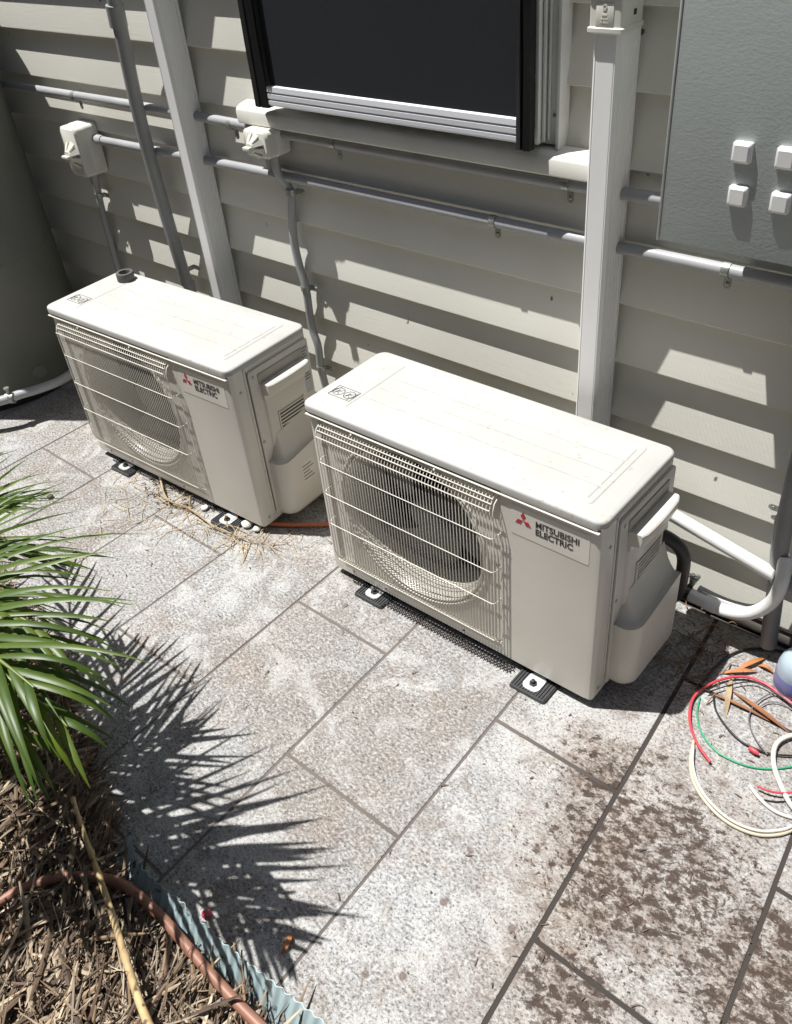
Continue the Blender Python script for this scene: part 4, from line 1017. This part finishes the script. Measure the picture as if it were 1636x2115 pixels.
# ------------------------------------------------------------------ palm
def frond(bm, bms, base, ctrl, tip, nl=34, ll=.30, lw=.020, droop=.35, seed=0, yellow=None, u0=.12, fold=.45):
    R = random.Random(seed); base, ctrl, tip = Vector(base), Vector(ctrl), Vector(tip)
    N_ = 40; P = []
    for i in range(N_ + 1):
        u = i / N_; P.append(base * (1 - u) ** 2 + ctrl * 2 * u * (1 - u) + tip * u * u)
    add_tube(bms, P, [.0075 * (1 - .85 * i / N_) + .0008 for i in range(N_ + 1)], 7)
    for i in range(nl):
        u = u0 + (1 - u0) * (i + .5) / nl; k = min(N_ - 1, int(u * N_)); f = u * N_ - k
        p = P[k].lerp(P[k + 1], f); d = (P[k + 1] - P[k]).normalized()
        side = d.cross(Vector((0, 0, 1))).normalized(); upv = side.cross(d).normalized()
        for sg in (-1, 1):
            if R.random() < .04: continue
            sp = math.radians(58 - 40 * u + R.uniform(-7, 7))
            dirv = (d * math.cos(sp) + side * sg * math.sin(sp) + upv * R.uniform(.05, .22)).normalized()
            L = ll * (.55 + .75 * math.sin(PI * min(1, .18 + u * .78))) * R.uniform(.85, 1.1) * (1 - .35 * max(0, u - .8) / .2)
            w = lw * R.uniform(.8, 1.15); ns = 7; prv = None; q = p.copy(); dd = dirv.copy()
            dr = droop * R.uniform(.6, 1.4)
            for j in range(ns + 1):
                v = j / ns; ww = w * (.35 + .65 * math.sin(PI * min(.5, v * 1.6 + .05))) * (1 - v ** 2.2) * .5 + .0003
                sd_ = dd.cross(Vector((0, 0, 1)))
                if sd_.length < .05: sd_ = side
                sd_.normalize(); un = sd_.cross(dd).normalized()
                a, b, e = q - sd_ * ww - un * ww * fold, q, q + sd_ * ww - un * ww * fold
                cur = [bm.verts.new(x) for x in (a, b, e)]
                if prv: bm.faces.new((prv[0], prv[1], cur[1], cur[0])); bm.faces.new((prv[1], prv[2], cur[2], cur[1]))
                prv = cur; q = q + dd * (L / ns); dd = (dd + Vector((0, 0, -dr * (.3 + v) / ns * 2.0))).normalized()
CRN = G(-330, 1190, .62)
PB = Vector((CRN.x - .06, CRN.y - .05, 0))
palm = thing('palm_shrub', 'green palm with long narrow leaflets arching in from the left over the mulch', 'palm', PB)
cr = CRN - PB - Vector((0, 0, .10))
fr = [  # tip px, tip height, lift, leaflets, length, droop, spread seed
    ((-40, 960), .34, .16, 13, .18, .35, 1), ((10, 1055), .44, .18, 14, .21, .30, 2),
    ((55, 1140), .52, .18, 12, .24, .30, 4), ((85, 1300), .66, .16, 12, .25, .45, 5), ((70, 1420), .68, .14, 14, .25, .8, 6),
    ((60, 1530), .56, .18, 13, .24, 1.2, 7), ((-60, 1480), .55, .18, 12, .22, 1.1, 8), ((10, 1290), .38, .10, 13, .22, .7, 9),
    ((-120, 1100), .66, .24, 12, .22, .5, 10), ((140, 1500), .62, .16, 12, .22, 1.3, 11), ((-420, 1480), .62, .2, 16, .26, .6, 12),
    ((-520, 900), .6, .25, 16, .26, .5, 13), ((-330, 900), .70, .22, 16, .26, .5, 15),
]
for (px_, h, lift, nl, ll, dr, sd_) in fr:
    rr_ = random.Random(sd_)
    tip = G(px_[0], px_[1], h) - PB; b_ = cr + Vector((rr_.uniform(-.03, .03), rr_.uniform(-.03, .03), 0))
    c_ = b_.lerp(tip, .5) + Vector((0, 0, lift))
    bl_ = NB(); bs_ = NB(); frond(bl_, bs_, b_, c_, tip, nl, ll, .0140, dr, sd_)
    st = obj('frond_stalk', bs_, rachm, palm, smooth=60); obj('leaflets', bl_, leafy if sd_ == 9 else leafm, st, smooth=70)
bm = NB(); add_lathe(bm, [(.05, -.02), (.045, .15), (.035, .50), (0, .56)], 14, Matrix.Translation((.06, .05, 0))); obj('trunk', bm, stemm, palm)

# ------------------------------------------------------------------ dry debris
t = thing('dead_frond', 'dry straw coloured palm frond on the paving in front of the far unit', 'dead frond', G(380, 1020, 0))
org = Vector(t.location)
P = catmull([G(330, 985, .02) - org, G(345, 1030, .02) - org, G(390, 1050, .015) - org, G(440, 1085, .015) - org, G(500, 1110, .015) - org, G(545, 1120, .01) - org], 6)
bm = NB(); add_tube(bm, P, [.0035 * (1 - .7 * i / len(P)) for i in range(len(P))], 7); obj('frond_stalk', bm, strawm, t, smooth=60)
bm = NB()
def blade(bm, p, ang, L, w, curl, zl):
    d = Vector((math.cos(ang), math.sin(ang), 0)); q = p.copy(); pv = None
    for j in range(7):
        v = j / 6; ww = w * (1 - v ** 2) * .5 + .0002; s_ = Vector((-d.y, d.x, 0))
        z_ = zl * math.sin(PI * min(1, v * 1.1)) + .0025
        cur = [bm.verts.new((q + s_ * ww * sgn) + Vector((0, 0, z_ - q.z))) for sgn in (-1, 1)]
        if pv: bm.faces.new((pv[0], pv[1], cur[1], cur[0]))
        pv = cur; q = q + d * (L / 6); d = (Matrix.Rotation(curl / 6, 3, 'Z') @ d)
for i in range(75):
    p = P[rnd.randrange(len(P))]; sg = rnd.choice((-1, 1))
    blade(bm, p + Vector((rnd.gauss(0, .012), rnd.gauss(0, .012), 0)), rnd.gauss(-.1, .5) + sg * rnd.uniform(.3, 1.3) + (PI if rnd.random() < .35 else 0), rnd.uniform(.04, .13), rnd.uniform(.0012, .0028), rnd.gauss(0, .9), rnd.uniform(.002, .022))
obj('dry_leaflets', bm, strawm, t, smooth=0)
bm = NB()
for i in range(130):
    q = G(rnd.uniform(205, 420), rnd.uniform(960, 1100), 0) - G(300, 1000, 0); 
    if rnd.random() < .3: q = G(rnd.uniform(420, 640), rnd.uniform(1070, 1140), 0) - G(300, 1000, 0)
    blade(bm, q, rnd.uniform(0, 6.3), rnd.uniform(.02, .10), rnd.uniform(.0010, .0022), rnd.gauss(0, 1.2), rnd.uniform(.001, .008))
o = obj('dry_leaf_litter', bm, strawm, smooth=0); o.location += G(300, 1000, 0); tag(o, 'thin dry leaf shreds scattered round the front of the far unit', 'leaf litter', kind='stuff')
bm = NB()
for i in range(60):
    q = G(rnd.uniform(300, 470), rnd.uniform(985, 1065), 0) - G(380, 1020, 0)
    blade(bm, q, rnd.uniform(0, 6.3), rnd.uniform(.01, .03), rnd.uniform(.003, .007), rnd.gauss(0, 1.2), rnd.uniform(.004, .012))
o = obj('dark_debris', bm, mat('dark_debris_brown', (0.035, 0.025, 0.02), (0.09, 0.06, 0.04), 40, rough=0.9), smooth=0); o.location += G(380, 1020, 0); tag(o, 'dark rotted leaf debris under the front edge of the far unit', 'leaf litter', kind='stuff')

def pebble(px, py, r, label, m=pebm):
    bm = NB(); bmesh.ops.create_icosphere(bm, subdivisions=3, radius=r)
    for v in bm.verts:
        v.co *= 1 + .25 * noise.noise(v.co * (1.2 / r) + Vector((px, 0, 0))); v.co.z *= .6
    o = obj('pebble', bm, m, smooth=60); p = G(px, py, 0); o.location = (p.x, p.y, .001); tag(o, label, 'pebble', 'pebbles round the far unit foot')
pebble(512, 1087, .016, 'largest white pebble by the front right foot of the far unit')
pebble(532, 1097, .012, 'white pebble just right of the largest one at the far unit foot')
pebble(424, 1052, .011, 'small white pebble left of the rubber foot under the far unit')
pebble(105, 1029, .010, 'dark pebble on the paving beside the palm tips', mat('dark_pebble', (0.08, 0.07, 0.06), rough=0.8))
pebble(428, 1892, .009, 'tiny pinkish red pebble beside the garden edging', mat('pink_pebble', (0.5, 0.07, 0.10), rough=0.5))

def leaf(name, label, px, ang, L, w, m, curl=.3, zl=.012, grp='dry leaves lying on the paving'):
    bm = NB(); d = Vector((1, 0, 0)); q = Vector((0, 0, 0)); pv = None; n = 10
    for j in range(n + 1):
        v = j / n; ww = w * math.sin(PI * min(1, .06 + v * .93)) ** .8 * .5 + .0003; s_ = Vector((-d.y, d.x, 0)); z_ = .002 + zl * math.sin(PI * v)
        cur = [bm.verts.new(q - s_ * ww + Vector((0, 0, z_ + ww * .35))), bm.verts.new(q + Vector((0, 0, z_))), bm.verts.new(q + s_ * ww + Vector((0, 0, z_ + ww * .35)))]
        if pv: bm.faces.new((pv[0], pv[1], cur[1], cur[0])); bm.faces.new((pv[1], pv[2], cur[2], cur[1]))
        pv = cur; q = q + d * (L / n); d = Matrix.Rotation(curl / n, 3, 'Z') @ d
    for v in bm.verts: v.co = Matrix.Rotation(ang, 3, 'Z') @ v.co
    o = obj(name, bm, m, smooth=60); p = G(px[0], px[1], 0); o.location = (p.x, p.y, .001 + (o.location.z if 0 else 0)); tag(o, label, 'leaf', grp)
def angpx(a, b): p, q = G(*a), G(*b); return math.atan2(q.y - p.y, q.x - p.x), (q - p).length
def leaf2(label, a, b, w, m=brownleaf, curl=.2, zl=.010):
    an, L = angpx(a, b); leaf('dry_leaf', label, ((a[0] + b[0]) / 2, (a[1] + b[1]) / 2), an - curl / 2, L, w, m, curl, zl)
orl = mat('orange_dry_leaf', (0.50, 0.21, 0.08), (0.36, 0.14, 0.05), 30, rough=0.6, trans=.15)
leaf2('orange dry leaf pointing at the bottle above the red wire', (1520, 1386), (1580, 1360), .012, orl)
leaf2('flat orange dry leaf lying along the top of the red wire', (1490, 1392), (1565, 1388), .010, orl)
leaf2('long dark brown dry leaf crossing the middle of the coil', (1512, 1428), (1632, 1515), .011)
leaf2('long thin brown dry leaf crossing the coil below the red wire', (1462, 1432), (1590, 1492), .007)
leaf2('pale upright strip of dry leaf inside the coil', (1510, 1402), (1500, 1480), .012, strawm)
leaf2('short brown dry leaf left of the bottle', (1565, 1376), (1598, 1392), .010, orl)
leaf2('curled orange dry leaf alone on the paving above the edging', (584, 1975), (603, 1925), .010, orl, .9)
leaf2('small yellow dry leaf on the mulch between hose and edging', (345, 2030), (372, 2060), .012, mat('yellow_dry_leaf', (0.6, 0.4, 0.08), rough=.6), .4)
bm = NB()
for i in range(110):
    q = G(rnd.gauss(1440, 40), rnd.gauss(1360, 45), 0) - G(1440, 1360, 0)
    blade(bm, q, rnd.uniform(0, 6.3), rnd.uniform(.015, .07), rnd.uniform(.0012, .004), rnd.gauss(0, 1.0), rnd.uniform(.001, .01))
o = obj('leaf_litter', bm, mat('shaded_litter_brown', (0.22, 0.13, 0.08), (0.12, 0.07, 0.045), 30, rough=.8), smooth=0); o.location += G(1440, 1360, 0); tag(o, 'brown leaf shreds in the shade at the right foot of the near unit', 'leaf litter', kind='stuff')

# ------------------------------------------------------------------ unseen paling fence, added behind the camera to block sky light
t = thing('added_sky_block_fence', 'dark timber paling fence added out of view to block sky light', 'fence', (-1.5, -2.46, 0))
fm = mat('dark_paling', (0.09, 0.075, 0.06), (0.055, 0.045, 0.038), 8, rough=0.85, stretch=(6, 1, .5))
bm = NB()
for k in range(62): add_box(bm, -4.5 + k * .145, -4.5 + k * .145 + .138, -.02, 0, .03 + rnd.uniform(-.004, .004), 2.2 + rnd.uniform(-.006, .006))
obj('palings', bm, fm, t, smooth=0)
for z in (.35, 1.7):
    bm = NB(); add_box(bm, -4.5, 4.49, .0012, .042, z, z + .08); obj('rail', bm, fm, t, smooth=0)

# house beyond the fence, never in view, added to cut the sky light further
t = thing('added_sky_block_house', 'dark brick house added out of view beyond the fence to block sky light', 'house', (-1.5, -6.4, 0))
bm = NB(); add_box(bm, -9, 9, -3.0, 2.0, -.02, 4.6); obj('brick_wall', bm, mat('dark_brick', (0.13, 0.085, 0.07), (0.09, 0.06, 0.05), 9, rough=0.9, bump=.4, bscale=40), t, smooth=0)
bm = NB(); add_prism(bm, [(-3.4, 4.61), (2.4, 4.61), (2.4, 4.75), (-.5, 6.3), (-3.4, 4.75)], 'x', -9.4, 9.4); obj('roof', bm, mat('grey_roof', (0.08, 0.08, 0.085), rough=0.7), t, smooth=0)
for xx in (-5.5, -1.2, 3.4):
    bm = NB(); add_box(bm, xx, xx + 1.5, 2.001, 2.05, 1.0, 2.3, .005); f_ = obj('window_frame', bm, framem, t, smooth=0)
    bm = NB(); add_box(bm, xx + .06, xx + 1.44, 2.051, 2.056, 1.06, 2.24); obj('window_pane', bm, darkin, f_, smooth=0)

# loose grit and leaf crumbs on the paving
bm = NB()
for i in range(420):
    q = Vector((rnd.uniform(-2.3, .1), rnd.uniform(-1.28, -.1), 0))
    if i % 3 == 0: q = G(rnd.gauss(1300, 160), rnd.gauss(1800, 150), 0); q.z = 0
    if -1.33 < q.x < -.5 and q.y > -.46: continue
    if q.x < -1.58 and q.y > -.50: continue
    if q.y < bed_y(q.x) + .01: continue
    blade(bm, q, rnd.uniform(0, 6.3), rnd.choice([.003, .004, .006, .010, .018]), rnd.uniform(.0012, .0035), rnd.gauss(0, 1.0), rnd.uniform(.0005, .002))
o = obj('paving_crumbs', bm, mat('crumb_brown', (0.16, 0.11, 0.08), (0.06, 0.045, 0.035), 30, rough=.9), smooth=0)
tag(o, 'tiny brown crumbs of leaf and grit scattered over the paving', 'leaf litter', kind='stuff')
